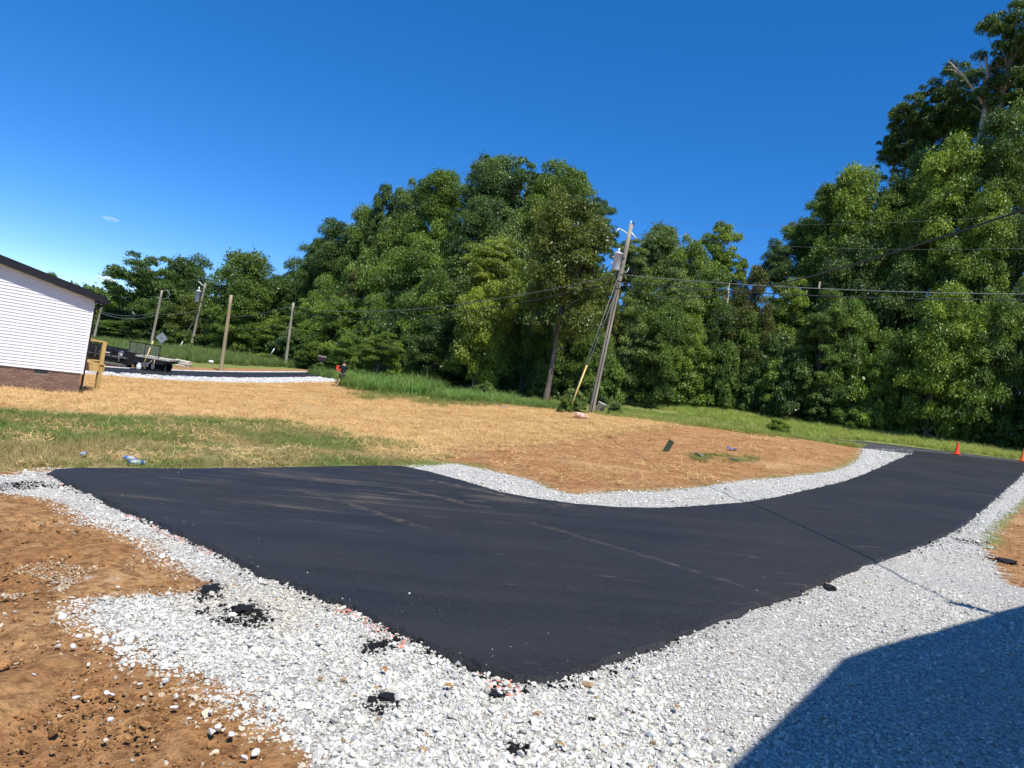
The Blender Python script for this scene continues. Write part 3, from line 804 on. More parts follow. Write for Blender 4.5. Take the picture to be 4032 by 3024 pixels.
# left lawn
x, y = sample(-17, 0.5, 8.2, 22, 115)
sl = sdist(grass_left, x, y); nz = fbm(x, y, 0.9, 71, 4)
green_zone = np.clip((y - 11.5) / 3.0, 0, 1)
keep = (sl > -0.35) & (RNG.random(len(x)) < np.clip((nz - 0.42) * 5 + green_zone * 0.55, 0.05, 1)) & (sdist(gravel, x, y) < -0.08) & in_view(x, y, terrain(x, y)) & (RNG.random(len(x)) < np.clip((sl + 0.5) * 1.2, 0, 1))
x, y, nz = x[keep], y[keep], nz[keep]
def lawn_col(x, y, N):
    f = np.clip((fbm(x, y, 0.7, 72, 3) - 0.42) * 3.6 + np.clip((y - 12.5) / 4, 0, .5), 0, 1) * RNG.uniform(0.6, 1.1, N)
    return mixcol((0.43, 0.345, 0.15), (0.20, 0.265, 0.06), f) * RNG.uniform(0.75, 1.2, (N, 1))
scatter_plants('lawn_grass', x, y, lawn, 0.6, 1.25, lawn_col, 'patchy mown grass between the asphalt and the straw field', 'grass', 0.25)
# bright taller tongue of grass along its back edge
x, y = sample(-16, -1, 12, 24, 60)
tong = sdist(g2([(0, 893), (120, 905), (300, 906), (450, 908), (620, 916), (700, 928), (755, 946), (640, 948), (480, 938), (300, 930), (120, 925), (0, 925)]), x, y)
keep = (tong > -0.2) & (RNG.random(len(x)) < (0.16 + 0.55 * np.clip((x + 12.5) / 4, 0, 1)) * np.clip(fbm(x, y, .9, 97, 3) * 3.2 - .9, .1, 1))
x, y = x[keep], y[keep]
scatter_plants('long_grass', x, y, mead, 0.32, 0.62, lambda x, y, N: mixcol((0.20, 0.24, 0.06), (0.145, 0.255, 0.045), RNG.random(N)) * RNG.uniform(.75, 1.2, (N, 1)),
               'longer bright green grass along the back of the lawn', 'grass', 0.2)
# straw over the field
x, y = sample(-30, 14, 9, 50, 40)
ss = np.maximum(sdist(straw, x, y), sdist(straw_far, x, y))
ss2 = sdist(dirt_mid, x, y); sgl = sdist(grass_left, x, y)
pr = np.where(ss > -0.8, np.clip((fbm(x, y, .7, 79, 4) - .30) * 3.6, .12, 1), 0) + np.where(ss2 > 0, 0.05, 0) + np.where(sgl > 0, 0.22 * (fbm(x, y, .8, 75, 3) > .54), 0)
keep = (RNG.random(len(x)) < pr) & in_view(x, y, terrain(x, y)) & (sdist(gravel, x, y) < -0.3) & (sdist(far_gravel, x, y) < -0.2)
x, y = x[keep], y[keep]
scatter_plants('straw_mulch', x, y, straws, 0.8, 1.4, lambda x, y, N: mixcol((0.41, 0.235, 0.088), (0.76, 0.53, 0.245), RNG.random(N) * 0.6 + 0.55 * fbm(x, y, .9, 76, 3)),
               'golden straw mulch strewn over the seeded field', 'straw', 0.12, 0.03, RNG.uniform(.7, 1.3, len(x)))
# sparse grass sprouting through the straw near the weeds
x, y = sample(-14, 6, 28, 48, 12)
band = sdist(g2([(735, 845), (800, 838), (900, 856), (1000, 862), (1100, 862), (1180, 866), (1230, 886), (1100, 890), (1000, 884), (900, 872), (800, 866)]), x, y)
keep = (band > -0.5) & (fbm(x, y, .5, 77, 3) > 0.47)
x, y = x[keep], y[keep]
scatter_plants('sprouting_grass', x, y, lawn + mead, 0.8, 1.4, lambda x, y, N: mixcol((0.32, 0.30, 0.10), (0.17, 0.25, 0.06), RNG.random(N)), 'thin new grass sprouting through the straw', 'grass', 0.2)
# tall weeds: bank between the field and the street
def weeds(name, poly, dens, sources, smin, smax, c0, c1, label, tilt=0.15):
    P_ = np.array(poly); x, y = sample(P_[:, 0].min(), P_[:, 0].max(), P_[:, 1].min(), P_[:, 1].max(), dens)
    keep = sdist(poly, x, y) + (fbm(x, y, .6, 81, 3) - .5) * 1.5 > 0
    x, y = x[keep], y[keep]
    return scatter_plants(name, x, y, sources, smin, smax, lambda x, y, N: mixcol(c0, c1, RNG.random(N) * .7 + (fbm(x, y, .5, 82, 2) - .35)) * RNG.uniform(.75, 1.2, (N, 1)), label, 'weeds', tilt)
w1p = [at_depth(740 * S, 840 * S, 46.5).xy.to_tuple(), at_depth(900 * S, 845 * S, 45.5).xy.to_tuple(), at_depth(930 * S, 850 * S, 46).xy.to_tuple(), (-4.6, 48.5), (-6.5, 51.5), (-9, 54), (-12.6, 55), (-12.2, 49.5)]
weeds('tall_weeds', w1p, 16, tall, 1.0, 1.9, (0.14, 0.22, 0.05), (0.24, 0.38, 0.09), 'tall rank green weeds on the bank behind the walking man')
w2p = [at_depth(935 * S, 862 * S, 42).xy.to_tuple(), at_depth(1000 * S, 868 * S, 40.5).xy.to_tuple(), at_depth(1060 * S, 862 * S, 41).xy.to_tuple(), at_depth(1120 * S, 855 * S, 42).xy.to_tuple(), (0.3, 46), (-3.5, 48)]
weeds('bank_weeds', w2p, 18, tall, 0.8, 1.35, (0.14, 0.23, 0.055), (0.25, 0.38, 0.10), 'second clump of tall green weeds nearer the leaning pole')
w3p = [at_depth(1120 * S, 868 * S, 40.5).xy.to_tuple(), at_depth(1215 * S, 878 * S, 39.5).xy.to_tuple(), (3.6, 41.5), (4.5, 45), (0, 46.5)]
weeds('low_weeds', w3p, 18, mead, 1.0, 1.8, (0.15, 0.23, 0.055), (0.26, 0.38, 0.09), 'low rough green weeds left of the leaning pole')
# right verge: near rough strip, mown slope and rank edge
v1 = [at_depth(1290 * S, 885 * S, 36).xy.to_tuple(), at_depth(1450 * S, 905 * S, 33.5).xy.to_tuple(), at_depth(1620 * S, 922 * S, 33).xy.to_tuple(), at_depth(1760 * S, 945 * S, 35.5).xy.to_tuple(), at_depth(1850 * S, 958 * S, 38.5).xy.to_tuple(), (21.4, 42.0), (20.0, 41.4), (14, 45), (8, 48), (5.2, 44)]
weeds('verge_grass', v1, 34, mead, 0.6, 1.25, (0.40, 0.39, 0.12), (0.26, 0.35, 0.075), 'rough green verge grass between the red dirt and the woods')
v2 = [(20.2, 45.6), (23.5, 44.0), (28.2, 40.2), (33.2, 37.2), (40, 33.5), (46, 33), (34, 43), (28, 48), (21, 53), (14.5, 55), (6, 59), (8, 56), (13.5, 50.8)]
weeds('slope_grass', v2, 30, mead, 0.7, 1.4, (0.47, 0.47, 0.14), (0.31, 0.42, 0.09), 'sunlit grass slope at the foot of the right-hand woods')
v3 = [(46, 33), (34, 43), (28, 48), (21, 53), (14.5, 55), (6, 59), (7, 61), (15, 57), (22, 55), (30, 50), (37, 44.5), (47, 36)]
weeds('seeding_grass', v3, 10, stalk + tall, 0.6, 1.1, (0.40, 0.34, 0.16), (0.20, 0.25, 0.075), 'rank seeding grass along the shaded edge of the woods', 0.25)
v4 = [(-41, 49), (-34, 51), (-29, 60), (-22.5, 66), (-19.5, 73), (-24, 76), (-40, 88), (-62, 100), (-75, 84), (-52, 62)]
weeds('far_verge_weeds', v4, 5, tall, 0.8, 1.6, (0.10, 0.16, 0.04), (0.21, 0.27, 0.08), 'green weeds around the far poles and parked trailers')
v5 = [(-17, 60), (-12, 52), (-9, 55), (-8, 60), (-13, 66)]
weeds('mailbox_weeds', v5, 9, tall, 0.7, 1.3, (0.11, 0.18, 0.045), (0.18, 0.28, 0.065), 'green weeds around the foot of the mailbox')
dp_ = g2([(1475, 985), (1520, 978), (1560, 985), (1640, 992), (1660, 1000), (1580, 1000), (1500, 995)])
weeds('dirt_tufts', dp_, 40, lawn, 0.8, 1.5, (0.30, 0.29, 0.09), (0.17, 0.26, 0.05), 'thin green tufts around the valve box in the red dirt')

# ------------------------------------------------------------------ trees
def leaf_mat(name, trans=0.30, rough=0.42, spec=0.5):
    t = NT(name)
    oi = t.n.new('ShaderNodeObjectInfo')
    k = t.attr('leaf')                                    # each leaf's own shade
    hue = t.mix(t.ramp(k, 0.0, 1.0), (0.52, 0.62, 0.66), (1.45, 1.36, 0.95))
    c = t.mix(1.0, oi.outputs['Color'], hue, 'MULTIPLY')
    b = t.bsdf(c, t.ramp(k, 0, 1, rough - 0.06, rough + 0.14), spec, link=False)
    tr = t.n.new('ShaderNodeBsdfTranslucent'); t.l.new(t.mix(1.0, c, (1.45, 1.55, 0.6), 'MULTIPLY'), tr.inputs['Color'])
    mx = t.n.new('ShaderNodeMixShader'); mx.inputs[0].default_value = trans
    t.l.new(b.outputs[0], mx.inputs[1]); t.l.new(tr.outputs[0], mx.inputs[2]); t.l.new(mx.outputs[0], t.out.inputs['Surface'])
    return t.m
LEAF = leaf_mat('broad_leaf', 0.26, 0.46, 0.42); NEEDLE = leaf_mat('cedar_needle', 0.12, 0.6, 0.25)
BARK = simple('bark', (0.155, 0.125, 0.10), 0.9, 0.15, 0, 0.35, 5.0, 0.6, (1, 1, 0.25))
DEADWOOD = simple('dead_wood', (0.42, 0.36, 0.30), 0.85, 0.2, 0, 0.25, 4.0, 0.4, (1, 1, 0.3))
def leaf_cloud(centers, radii, n, half, seed, narrow=0.55, droop=0.0, up=0.45, zsq=0.75):
    r = np.random.default_rng(seed)
    w = radii ** 2; k = r.choice(len(centers), n, p=w / w.sum())
    d = r.normal(size=(n, 3)); d /= np.linalg.norm(d, axis=1)[:, None]
    low = d[:, 2] < -0.35; d[low, 2] *= -r.uniform(0.2, 1.0, low.sum())
    rad = radii[k] * np.where(r.random(n) < 0.26, r.uniform(0.3, 1.38, n), r.uniform(0.68, 1.06, n))
    lump = 1 + 0.16 * np.sin(d[:, 0] * 5 + k) * np.cos(d[:, 1] * 6 - k * 1.7)
    p = centers[k] + d * (rad * lump)[:, None] * np.array([1, 1, zsq])
    nrm = d * 0.5 + np.array([0, 0, up]) + r.normal(size=(n, 3)) * 0.7; nrm /= np.linalg.norm(nrm, axis=1)[:, None]
    a = np.cross(nrm, r.normal(size=(n, 3))); a[:, 2] -= droop; a -= nrm * (a * nrm).sum(1)[:, None]; a /= np.linalg.norm(a, axis=1)[:, None] + 1e-9
    b = np.cross(nrm, a)
    L = half * np.clip(r.lognormal(0.0, 0.38, n), .45, 2.1)[:, None]; Wd = L * narrow
    q = np.stack([p - a * L, p + b * Wd + nrm * L * .12, p + a * L, p - b * Wd + nrm * L * .12], 1).reshape(-1, 3)
    shade = np.clip(r.normal(0.45, 0.2, n) + 0.26 * np.sin(k * 12.9898), 0, 1)
    return q, shade
def crown_mesh(name, q, shade, mat):
    n = len(q) // 4
    me = np_mesh(name, q, np.arange(n * 4).reshape(n, 4), 4)
    fattr(me, 'leaf', np.repeat(shade, 4)); me.materials.append(mat)
    return me
def limb_mesh(name, z0, z1, r0, targets, seed, wob=0.05):
    """upper stem with limbs reaching into the crown (unit tree)"""
    r = np.random.default_rng(seed); m = MB()
    pts = [Vector((0, 0, z0 - 0.05))] + [Vector((r.normal() * wob * k / 6, r.normal() * wob * k / 6, z0 + (z1 - z0) * k / 6)) for k in range(1, 7)]
    m.tube(pts, [r0 * max(1.0 - k / 6.4, 0.12) for k in range(7)], 7, True)
    for c in targets:
        c = Vector(c); zz = min(max(z0 + (c.z - z0) * r.uniform(0.35, 0.75), z0), z1 * .95); f = (zz - z0) / (z1 - z0) * 6; i = min(int(f), 5); b = pts[i].lerp(pts[i + 1], f - i)
        mid_ = b.lerp(c, 0.5) + Vector((r.normal() * .07, r.normal() * .07, -0.05 + r.normal() * .05))
        rb = r0 * 0.45 * (1 - 0.55 * f / 6)
        m.tube([b, mid_, c], [rb, rb * .6, rb * .15], 5, False)
    return m.mesh(name)
def bole():
    r = np.random.default_rng(4); m = MB()
    m.tube([(0, 0, -0.05), (0, 0, 0.02), (0.0, 0, 0.08), (0.05, 0.02, 0.35), (0.03, -0.03, 0.7), (0, 0, 1.0)], [1.9, 1.65, 1.3, 1.12, 1.02, 0.96], 10, True)
    me = m.mesh('trunk'); me.materials.append(BARK); return me
BOLE = bole()
def broad(seed, n_clump, n_leaf, hc=2.2, open_=0.0, half=0.0195, crmin=.15, crmax=.31, flat=.8, fat=0.55):
    """unit crown: radius about 1, from z = 0 to z = hc"""
    r = np.random.default_rng(seed); C = []; Rr = []; tries = 0
    # a few big lobes give an uneven outline
    lobes = []
    for k in range(7):
        a = r.uniform(0, 6.283); z = r.uniform(0.30, 0.82); rr = r.uniform(0.2, 0.6) * (1.1 - 0.5 * z)
        lobes.append((np.array([rr * math.cos(a), rr * math.sin(a), z * hc]), r.uniform(0.38, 0.62)))
    while len(C) < n_clump and tries < 12000:
        tries += 1
        if r.random() < 0.62:
            lc, lr = lobes[r.integers(len(lobes))]; d = r.normal(size=3); d /= np.linalg.norm(d); c = lc + d * lr * r.random() ** .35 * np.array([1, 1, .85])
        else:
            f = r.random(); pr = math.sin(math.pi * min(0.16 + 0.80 * f, 1.0)) ** fat; a = r.uniform(0, 6.283); rr = pr * r.random() ** .42 * .86
            c = np.array([rr * math.cos(a), rr * math.sin(a), f * hc * .97])
        if c[2] < 0.08 or c[2] > hc * 1.02: continue
        cr = r.uniform(crmin, crmax)
        if all(np.linalg.norm(c - q) > (0.36 + open_) * (cr + s_) for q, s_ in zip(C, Rr)): C.append(c); Rr.append(cr)
    C = np.array(C); Rr = np.array(Rr)
    q, sh = leaf_cloud(C, Rr, n_leaf, half, seed + 5, zsq=flat)
    return C, Rr, q, sh
VAR = {}
def add_var(key, seed, n_clump, n_leaf, hc=2.2, **kw):
    C, Rr, q, sh = broad(seed, n_clump, n_leaf, hc, **kw)
    r = np.random.default_rng(seed + 9); tg = C[r.choice(len(C), min(24, len(C)), replace=False)]
    cm = crown_mesh('crown_' + key, q, sh, LEAF); tm = limb_mesh('limbs_' + key, 0.0, hc * .9, 0.055, tg, seed + 3); tm.materials.append(BARK)
    VAR[key] = (tm, cm, hc)
add_var('full_a', 1, 112, 66000, 2.3); add_var('full_b', 2, 112, 66000, 2.1); add_var('full_c', 3, 112, 66000, 2.5); add_var('full_d', 4, 112, 66000, 2.2)
add_var('high_a', 5, 105, 60000, 2.0); add_var('high_b', 6, 105, 60000, 1.9)
add_var('open_a', 7, 85, 40000, 2.3, open_=0.14, crmin=.11, crmax=.22); add_var('open_b', 8, 90, 42000, 2.2, open_=0.12, crmin=.11, crmax=.22)
add_var('tier_a', 9, 100, 54000, 2.4, flat=.42); add_var('tier_b', 10, 100, 54000, 2.3, flat=.5)
def cedar(key, seed):
    r = np.random.default_rng(seed); C = []; Rr = []
    for k in range(120):
        f = r.random() ** 0.8; z = 0.15 + 2.8 * f; pr = (1 - f) ** 0.65 * 0.92 + 0.05; a = r.uniform(0, 6.283); rr = pr * r.random() ** .4
        C.append([rr * math.cos(a), rr * math.sin(a), z]); Rr.append(0.12 + 0.16 * (1 - f))
    C = np.array(C); q, sh = leaf_cloud(C, np.array(Rr), 42000, 0.024, seed, narrow=0.28, droop=.5, up=.3, zsq=.9)
    tm = limb_mesh('limbs_' + key, 0.0, 2.8, 0.05, C[:14], seed); tm.materials.append(BARK)
    VAR[key] = (tm, crown_mesh('crown_' + key, q, sh, NEEDLE), 3.0)
cedar('cedar_a', 21); cedar('cedar_b', 22)
def bush(key, seed, n_leaf=24000, half=0.032):
    """unit shrub: radius 1, height 1.5"""
    r = np.random.default_rng(seed); C = []; Rr = []
    for k in range(80):
        f = r.random(); z = 0.12 + 1.2 * f; pr = math.sqrt(max(1 - (f * .95) ** 2, 0.03)); a = r.uniform(0, 6.283); rr = pr * r.random() ** .45 * .85
        C.append([rr * math.cos(a), rr * math.sin(a), z]); Rr.append(r.uniform(.12, .26))
    C = np.array(C); q, sh = leaf_cloud(C, np.array(Rr), n_leaf, half, seed)
    tm = limb_mesh('stem_' + key, 0.0, 0.7, 0.035, C[:16], seed, wob=.04); tm.materials.append(BARK)
    VAR[key] = (tm, crown_mesh('foliage_' + key, q, sh, LEAF), 1.5)
bush('bush_a', 31); bush('bush_b', 32); bush('bush_c', 33)
def plant(name, kind, x, y, R, H, tint, label, cat, group=None, rz=None, low=0.0):
    """low: height of the crown's foot above the ground; the crown keeps its proportions, the trunk makes up the rest"""
    o = empty(name, (x, y, tz(x, y) - 0.05), rz if rz is not None else random.uniform(0, 6.28))
    tm, cm, hc = VAR[kind]
    sz = H / hc
    if not kind.startswith('bush'): sz = min(sz, R * ((1.55 if kind.startswith('high') else 1.9) if low else 1.22))
    z0 = H - sz * hc
    sc = (R, R, sz); v = random.uniform(0.88, 1.12)
    if z0 > 0.3:
        rb = 0.052 * R
        link_mesh('trunk', BOLE, None, o, scale=(rb, rb, z0))
        link_mesh('limbs', tm, None, o, loc=(0, 0, z0), scale=sc)
    else:
        sc = (R, R, H / hc); z0 = 0
        link_mesh('stem' if kind.startswith('bush') else 'trunk', tm, None, o, scale=sc)
    b = link_mesh('foliage' if kind.startswith('bush') else 'crown', cm, None, o, loc=(0, 0, z0), scale=sc); b.color = (*[c * v for c in tint], 1.0)
    tag(o, label, cat, group)
    return o
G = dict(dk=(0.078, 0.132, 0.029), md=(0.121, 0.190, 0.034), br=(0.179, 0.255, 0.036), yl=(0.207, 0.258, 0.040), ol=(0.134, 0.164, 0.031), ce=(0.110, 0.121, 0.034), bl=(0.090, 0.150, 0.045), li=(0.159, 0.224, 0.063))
def top_tree(cx, cy, hw, depth, kind, tint, label, name='broadleaf_tree', cat='tree', dz=0.0, group=None, low=0.0):
    p = at_depth(cx * S, cy * S, depth); R = hw * S / F_PX * depth * 1.22; H = p.z - tz(p.x, p.y)
    return plant(name, kind, p.x, p.y, R, max(H, 1.0), G[tint], label, cat, group, low=low)
TREES = [
 # far left clump behind the trailers
 (332, 545, 72, 104, 'open_a', 'dk', 'tall open-crowned oak at far left behind the parked trailers'),
 (410, 562, 44, 110, 'full_b', 'dk', 'dark rounded tree just right of the open-crowned oak at far left'),
 (246, 640, 40, 108, 'full_c', 'md', 'low tree by the house roof at the left end of the far wood'),
 (112, 590, 13, 120, 'full_a', 'ol', 'small tree top poking above the black roof edge'),
 (268, 690, 45, 98, 'tier_a', 'md', 'mid-height tree right of the white house behind the black trailer'),
 (345, 650, 50, 98, 'full_d', 'dk', 'dense dark tree under the far-left oak behind the first pole'),
 (425, 640, 42, 97, 'full_a', 'ol', 'brownish green tree behind the far transformer pole'),
 (475, 640, 34, 99, 'tier_b', 'br', 'bright green tree between the transformer pole and the bare pole'),
 (545, 549, 68, 88, 'full_a', 'md', 'broad rounded tree directly above the bare wooden pole'),
 (600, 600, 38, 95, 'high_a', 'dk', 'narrow dark tree right of the rounded tree above the bare pole'),
 (655, 576, 46, 92, 'full_b', 'dk', 'dark tree above the far right pole near the mailbox'),
 (520, 660, 46, 86, 'full_c', 'md', 'leafy lower tree behind the bare wooden pole'),
 (620, 680, 50, 84, 'tier_a', 'br', 'light green layered tree behind the far right pole'),
 (700, 640, 46, 78, 'tier_b', 'br', 'pale green layered tree left of the big central wood'),
 # central mass
 (700, 518, 40, 84, 'full_d', 'dk', 'lowest step of the central wood skyline at its left end'),
 (748, 486, 50, 80, 'high_b', 'bl', 'bluish tree on the second step of the central wood skyline'),
 (800, 450, 44, 78, 'full_a', 'md', 'rounded tree on the left shoulder of the central wood'),
 (842, 404, 46, 76, 'open_b', 'dk', 'dark pointed crown on the left shoulder of the central wood'),
 (905, 388, 46, 73, 'full_c', 'md', 'tree crown left of the highest crown of the central wood'),
 (962, 376, 52, 69, 'high_a', 'md', 'wide crown just below the highest crown of the central wood'),
 (1068, 336, 66, 66, 'high_b', 'bl', 'highest crown of the central wood'),
 (1150, 342, 72, 65, 'open_a', 'bl', 'tall oak crown right of the highest crown of the central wood'),
 (1232, 366, 70, 63, 'full_b', 'md', 'broad oak crown above the leaning transformer pole to its left'),
 (1296, 432, 44, 60, 'open_b', 'bl', 'right-hand edge crown of the central wood touching the pole top'),
 (770, 585, 44, 72, 'cedar_a', 'ce', 'brownish cedar in the middle of the central wood'),
 (850, 540, 62, 70, 'full_d', 'md', 'tree below the left shoulder of the central wood'),
 (930, 520, 66, 66, 'full_b', 'md', 'big dark green tree in the centre left of the wood'),
 (740, 640, 60, 70, 'full_c', 'md', 'leafy tree above and behind the mailbox'),
 (870, 640, 52, 62, 'cedar_b', 'dk', 'dark evergreen above the tall weeds'),
 (1010, 560, 60, 62, 'full_a', 'li', 'greyish green tree in the middle of the central wood'),
 (1120, 470, 64, 60, 'full_d', 'li', 'sunlit crown in the upper middle of the central wood'),
 (1085, 505, 60, 54, 'tier_a', 'yl', 'yellow-green sunlit tree in front of the central wood'),
 (1060, 610, 62, 52, 'high_b', 'yl', 'yellowish tree with a slim pale trunk above the weeds'),
 (1252, 442, 80, 47.5, 'high_a', 'ol', 'olive green oak with a stout grey trunk left of the leaning pole'),
 (1170, 560, 56, 53, 'full_c', 'md', 'dense tree behind the olive oak trunk'),
 (1300, 600, 46, 54, 'full_b', 'ol', 'tree crown behind the guy wires of the leaning pole'),
 # right of the pole
 (1378, 518, 42, 62, 'tier_b', 'li', 'soft green tree just right of the pole top'),
 (1432, 493, 46, 64, 'high_a', 'li', 'pale tree crown right of the pole against the sky'),
 (1500, 508, 48, 62, 'full_c', 'br', 'bright tree in the dip of skyline right of the pole'),
 (1562, 485, 52, 63, 'open_b', 'br', 'tallest crown between the leaning pole and the sky gap'),
 (1608, 560, 36, 63, 'cedar_b', 'ol', 'pointed evergreen beside the sky gap'),
 (1470, 575, 52, 56, 'tier_a', 'li', 'feathery layered tree right of the leaning pole'),
 (1400, 600, 46, 55, 'full_a', 'md', 'tree directly behind the leaning pole'),
 (1640, 575, 62, 56, 'cedar_a', 'ce', 'wide brown-green cedar below the sky gap'),
 (1590, 735, 34, 55.5, 'cedar_b', 'ce', 'small low cedar at the edge of the grass'),
 (1720, 600, 50, 57, 'tier_b', 'br', 'light green fine-leaved tree right of the brown cedar'),
 (1690, 530, 34, 62, 'high_b', 'bl', 'bluish tree on the right side of the sky gap'),
 # right mass
 (1745, 470, 48, 58, 'full_d', 'md', 'first rising crown of the right-hand wood'),
 (1800, 402, 46, 55, 'full_b', 'md', 'crown on the slope of the right-hand wood skyline'),
 (1858, 366, 62, 53, 'full_a', 'br', 'bright rounded crown on the right-hand wood skyline'),
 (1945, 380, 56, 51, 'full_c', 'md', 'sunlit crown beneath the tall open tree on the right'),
 (1985, 190, 50, 53, 'open_a', 'dk', 'tall open tree standing high against the sky on the right'),
 (2070, 140, 60, 51, 'open_b', 'dk', 'tall thin-crowned tree behind the bare snag'),
 (2205, -10, 66, 46, 'open_a', 'dk', 'tallest tree at the right edge of the picture'),
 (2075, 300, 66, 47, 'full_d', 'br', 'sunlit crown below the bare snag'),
 (2185, 240, 62, 45, 'full_b', 'md', 'dense crown at the right edge below the tallest tree'),
 (2140, 420, 60, 44, 'full_a', 'br', 'bright leafy tree crossed by the service wire on the right'),
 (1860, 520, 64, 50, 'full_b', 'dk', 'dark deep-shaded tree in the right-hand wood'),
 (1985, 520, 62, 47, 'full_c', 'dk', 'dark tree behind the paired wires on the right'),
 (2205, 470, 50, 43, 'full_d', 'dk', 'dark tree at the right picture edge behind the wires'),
 # front edge
 (1492, 680, 46, 55, 'full_a', 'br', 'small bright bushy tree at the grass edge right of the pole'),
 (1415, 700, 46, 55, 'tier_a', 'md', 'small layered tree just right of the pole foot'),
 (1690, 715, 46, 55, 'tier_b', 'li', 'small tree with long pale leaves right of the low cedar'),
 (1765, 700, 46, 53, 'full_c', 'md', 'bushy tree in front of the dark right-hand wood'),
 (1850, 650, 52, 51, 'full_d', 'md', 'mid-height leafy tree left of the large bright bush'),
 (1935, 720, 50, 49, 'full_a', 'md', 'shaded leafy tree beside the large bright bush'),
 (2050, 640, 68, 46.5, 'full_b', 'br', 'large bright bushy tree above the left traffic cone'),
 (2165, 620, 62, 45, 'full_c', 'md', 'large bushy tree above the right traffic cone'),
 (1290, 700, 42, 52, 'full_d', 'md', 'small tree behind the yellow guy wire guard'),
 (1120, 700, 46, 54, 'full_a', 'md', 'small leafy tree between the two visible trunks'),
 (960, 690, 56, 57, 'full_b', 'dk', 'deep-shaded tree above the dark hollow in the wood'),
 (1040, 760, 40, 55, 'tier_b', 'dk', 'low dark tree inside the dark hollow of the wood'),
 (830, 712, 38, 52, 'tier_a', 'br', 'bright young tree rising behind the tall weeds'),
 (770, 720, 44, 60, 'full_c', 'md', 'small leafy tree behind the walking man'),
 (700, 730, 40, 70, 'full_d', 'md', 'small leafy tree directly behind the mailbox'),
]
TREES += [
 (2290, 300, 70, 47, 'full_a', 'md', 'tall tree just beyond the right picture edge'), (2275, 560, 62, 45, 'full_c', 'dk', 'dark tree beyond the right picture edge behind the wires'),
 (2265, 690, 62, 44, 'full_b', 'md', 'bushy tree beyond the right traffic cone'), (2340, 640, 66, 42, 'full_d', 'md', 'bushy tree farthest right outside the picture edge'),
 (1310, 640, 40, 55, 'full_c', 'md', 'leafy tree between the olive oak trunk and the leaning pole'), (1225, 650, 46, 56, 'full_a', 'dk', 'dark tree filling the gap behind the olive oak trunk'),
 (1950, 250, 42, 54, 'open_b', 'dk', 'open crown on the left side of the tall tree group at right'), (2030, 215, 46, 52, 'open_a', 'dk', 'open crown in the middle of the tall tree group at right'),
 (2110, 190, 50, 50, 'open_a', 'md', 'open crown around the foot of the bare snag'), (2190, 110, 56, 47, 'open_b', 'dk', 'open dark crown under the tallest tree at the right edge'),
 (2000, 330, 52, 50, 'full_a', 'md', 'leafy crown under the tall open trees at right'), (1660, 655, 40, 54, 'cedar_a', 'ce', 'brown-green cedar standing in front of the wide cedar'),
 (720, 600, 46, 78, 'full_a', 'md', 'rounded tree in the left flank of the central wood'), (800, 560, 52, 74, 'full_b', 'md', 'dense crown in the left flank of the central wood under the cedar tip'),
 (890, 470, 54, 72, 'full_d', 'md', 'leafy crown under the left shoulder crowns of the central wood'), (985, 455, 56, 67, 'full_c', 'md', 'leafy crown under the wide crown of the central wood'),
 (1060, 430, 58, 63, 'full_a', 'bl', 'bluish crown under the highest crown of the central wood'), (1180, 440, 60, 61, 'full_b', 'md', 'crown under the tall oak of the central wood'),
 (1260, 520, 54, 57, 'full_c', 'md', 'crown behind the transformer on the leaning pole'), (940, 600, 56, 61, 'high_b', 'md', 'tree hanging over the dark hollow in the central wood'),
 (830, 640, 50, 66, 'full_a', 'md', 'rounded tree above the bright young tree behind the weeds'), (1150, 640, 50, 55, 'full_d', 'ol', 'olive tree between the yellowish tree and the olive oak'),
 (1540, 580, 46, 60, 'full_b', 'md', 'leafy tree below the tallest crown right of the pole'), (1450, 640, 46, 54, 'full_d', 'md', 'leafy tree behind the small layered tree right of the pole'),
 (1370, 640, 44, 54, 'tier_b', 'li', 'fine-leaved tree just right of the leaning pole mid height'), (1780, 540, 52, 54, 'full_c', 'md', 'leafy tree under the first rising crowns of the right-hand wood'),
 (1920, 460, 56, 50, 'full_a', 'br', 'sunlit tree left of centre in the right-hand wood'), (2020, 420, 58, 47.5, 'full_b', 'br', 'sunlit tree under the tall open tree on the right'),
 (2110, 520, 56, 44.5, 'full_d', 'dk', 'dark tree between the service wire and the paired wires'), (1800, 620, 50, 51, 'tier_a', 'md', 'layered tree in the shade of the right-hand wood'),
 (1640, 680, 46, 55, 'full_a', 'md', 'leafy tree under the brown cedar'), (1570, 650, 40, 56, 'full_c', 'dk', 'dark tree left of the brown cedar')]
LOWW = ('small', 'low', 'mid-height', 'bushy', 'large', 'shaded', 'leafy', 'light', 'pale', 'deep-shaded', 'dense', 'layered', 'fine-leaved', 'feathery', 'bright', 'dark', 'rounded', 'tree', 'olive', 'yellowish', 'sunlit')
for (cx, cy, hw, dp, kd, tn, lb) in TREES:
    if cx > 1700 and cy < 560: dp += 5.5
    if cx < 470: hw *= 1.22
    nm = 'cedar_tree' if kd.startswith('cedar') else 'broadleaf_tree'
    top_tree(cx, cy, hw, dp, kd, tn, lb, nm, low=1.0 if lb.split()[0] in LOWW or 'cedar' in kd else 0.0)
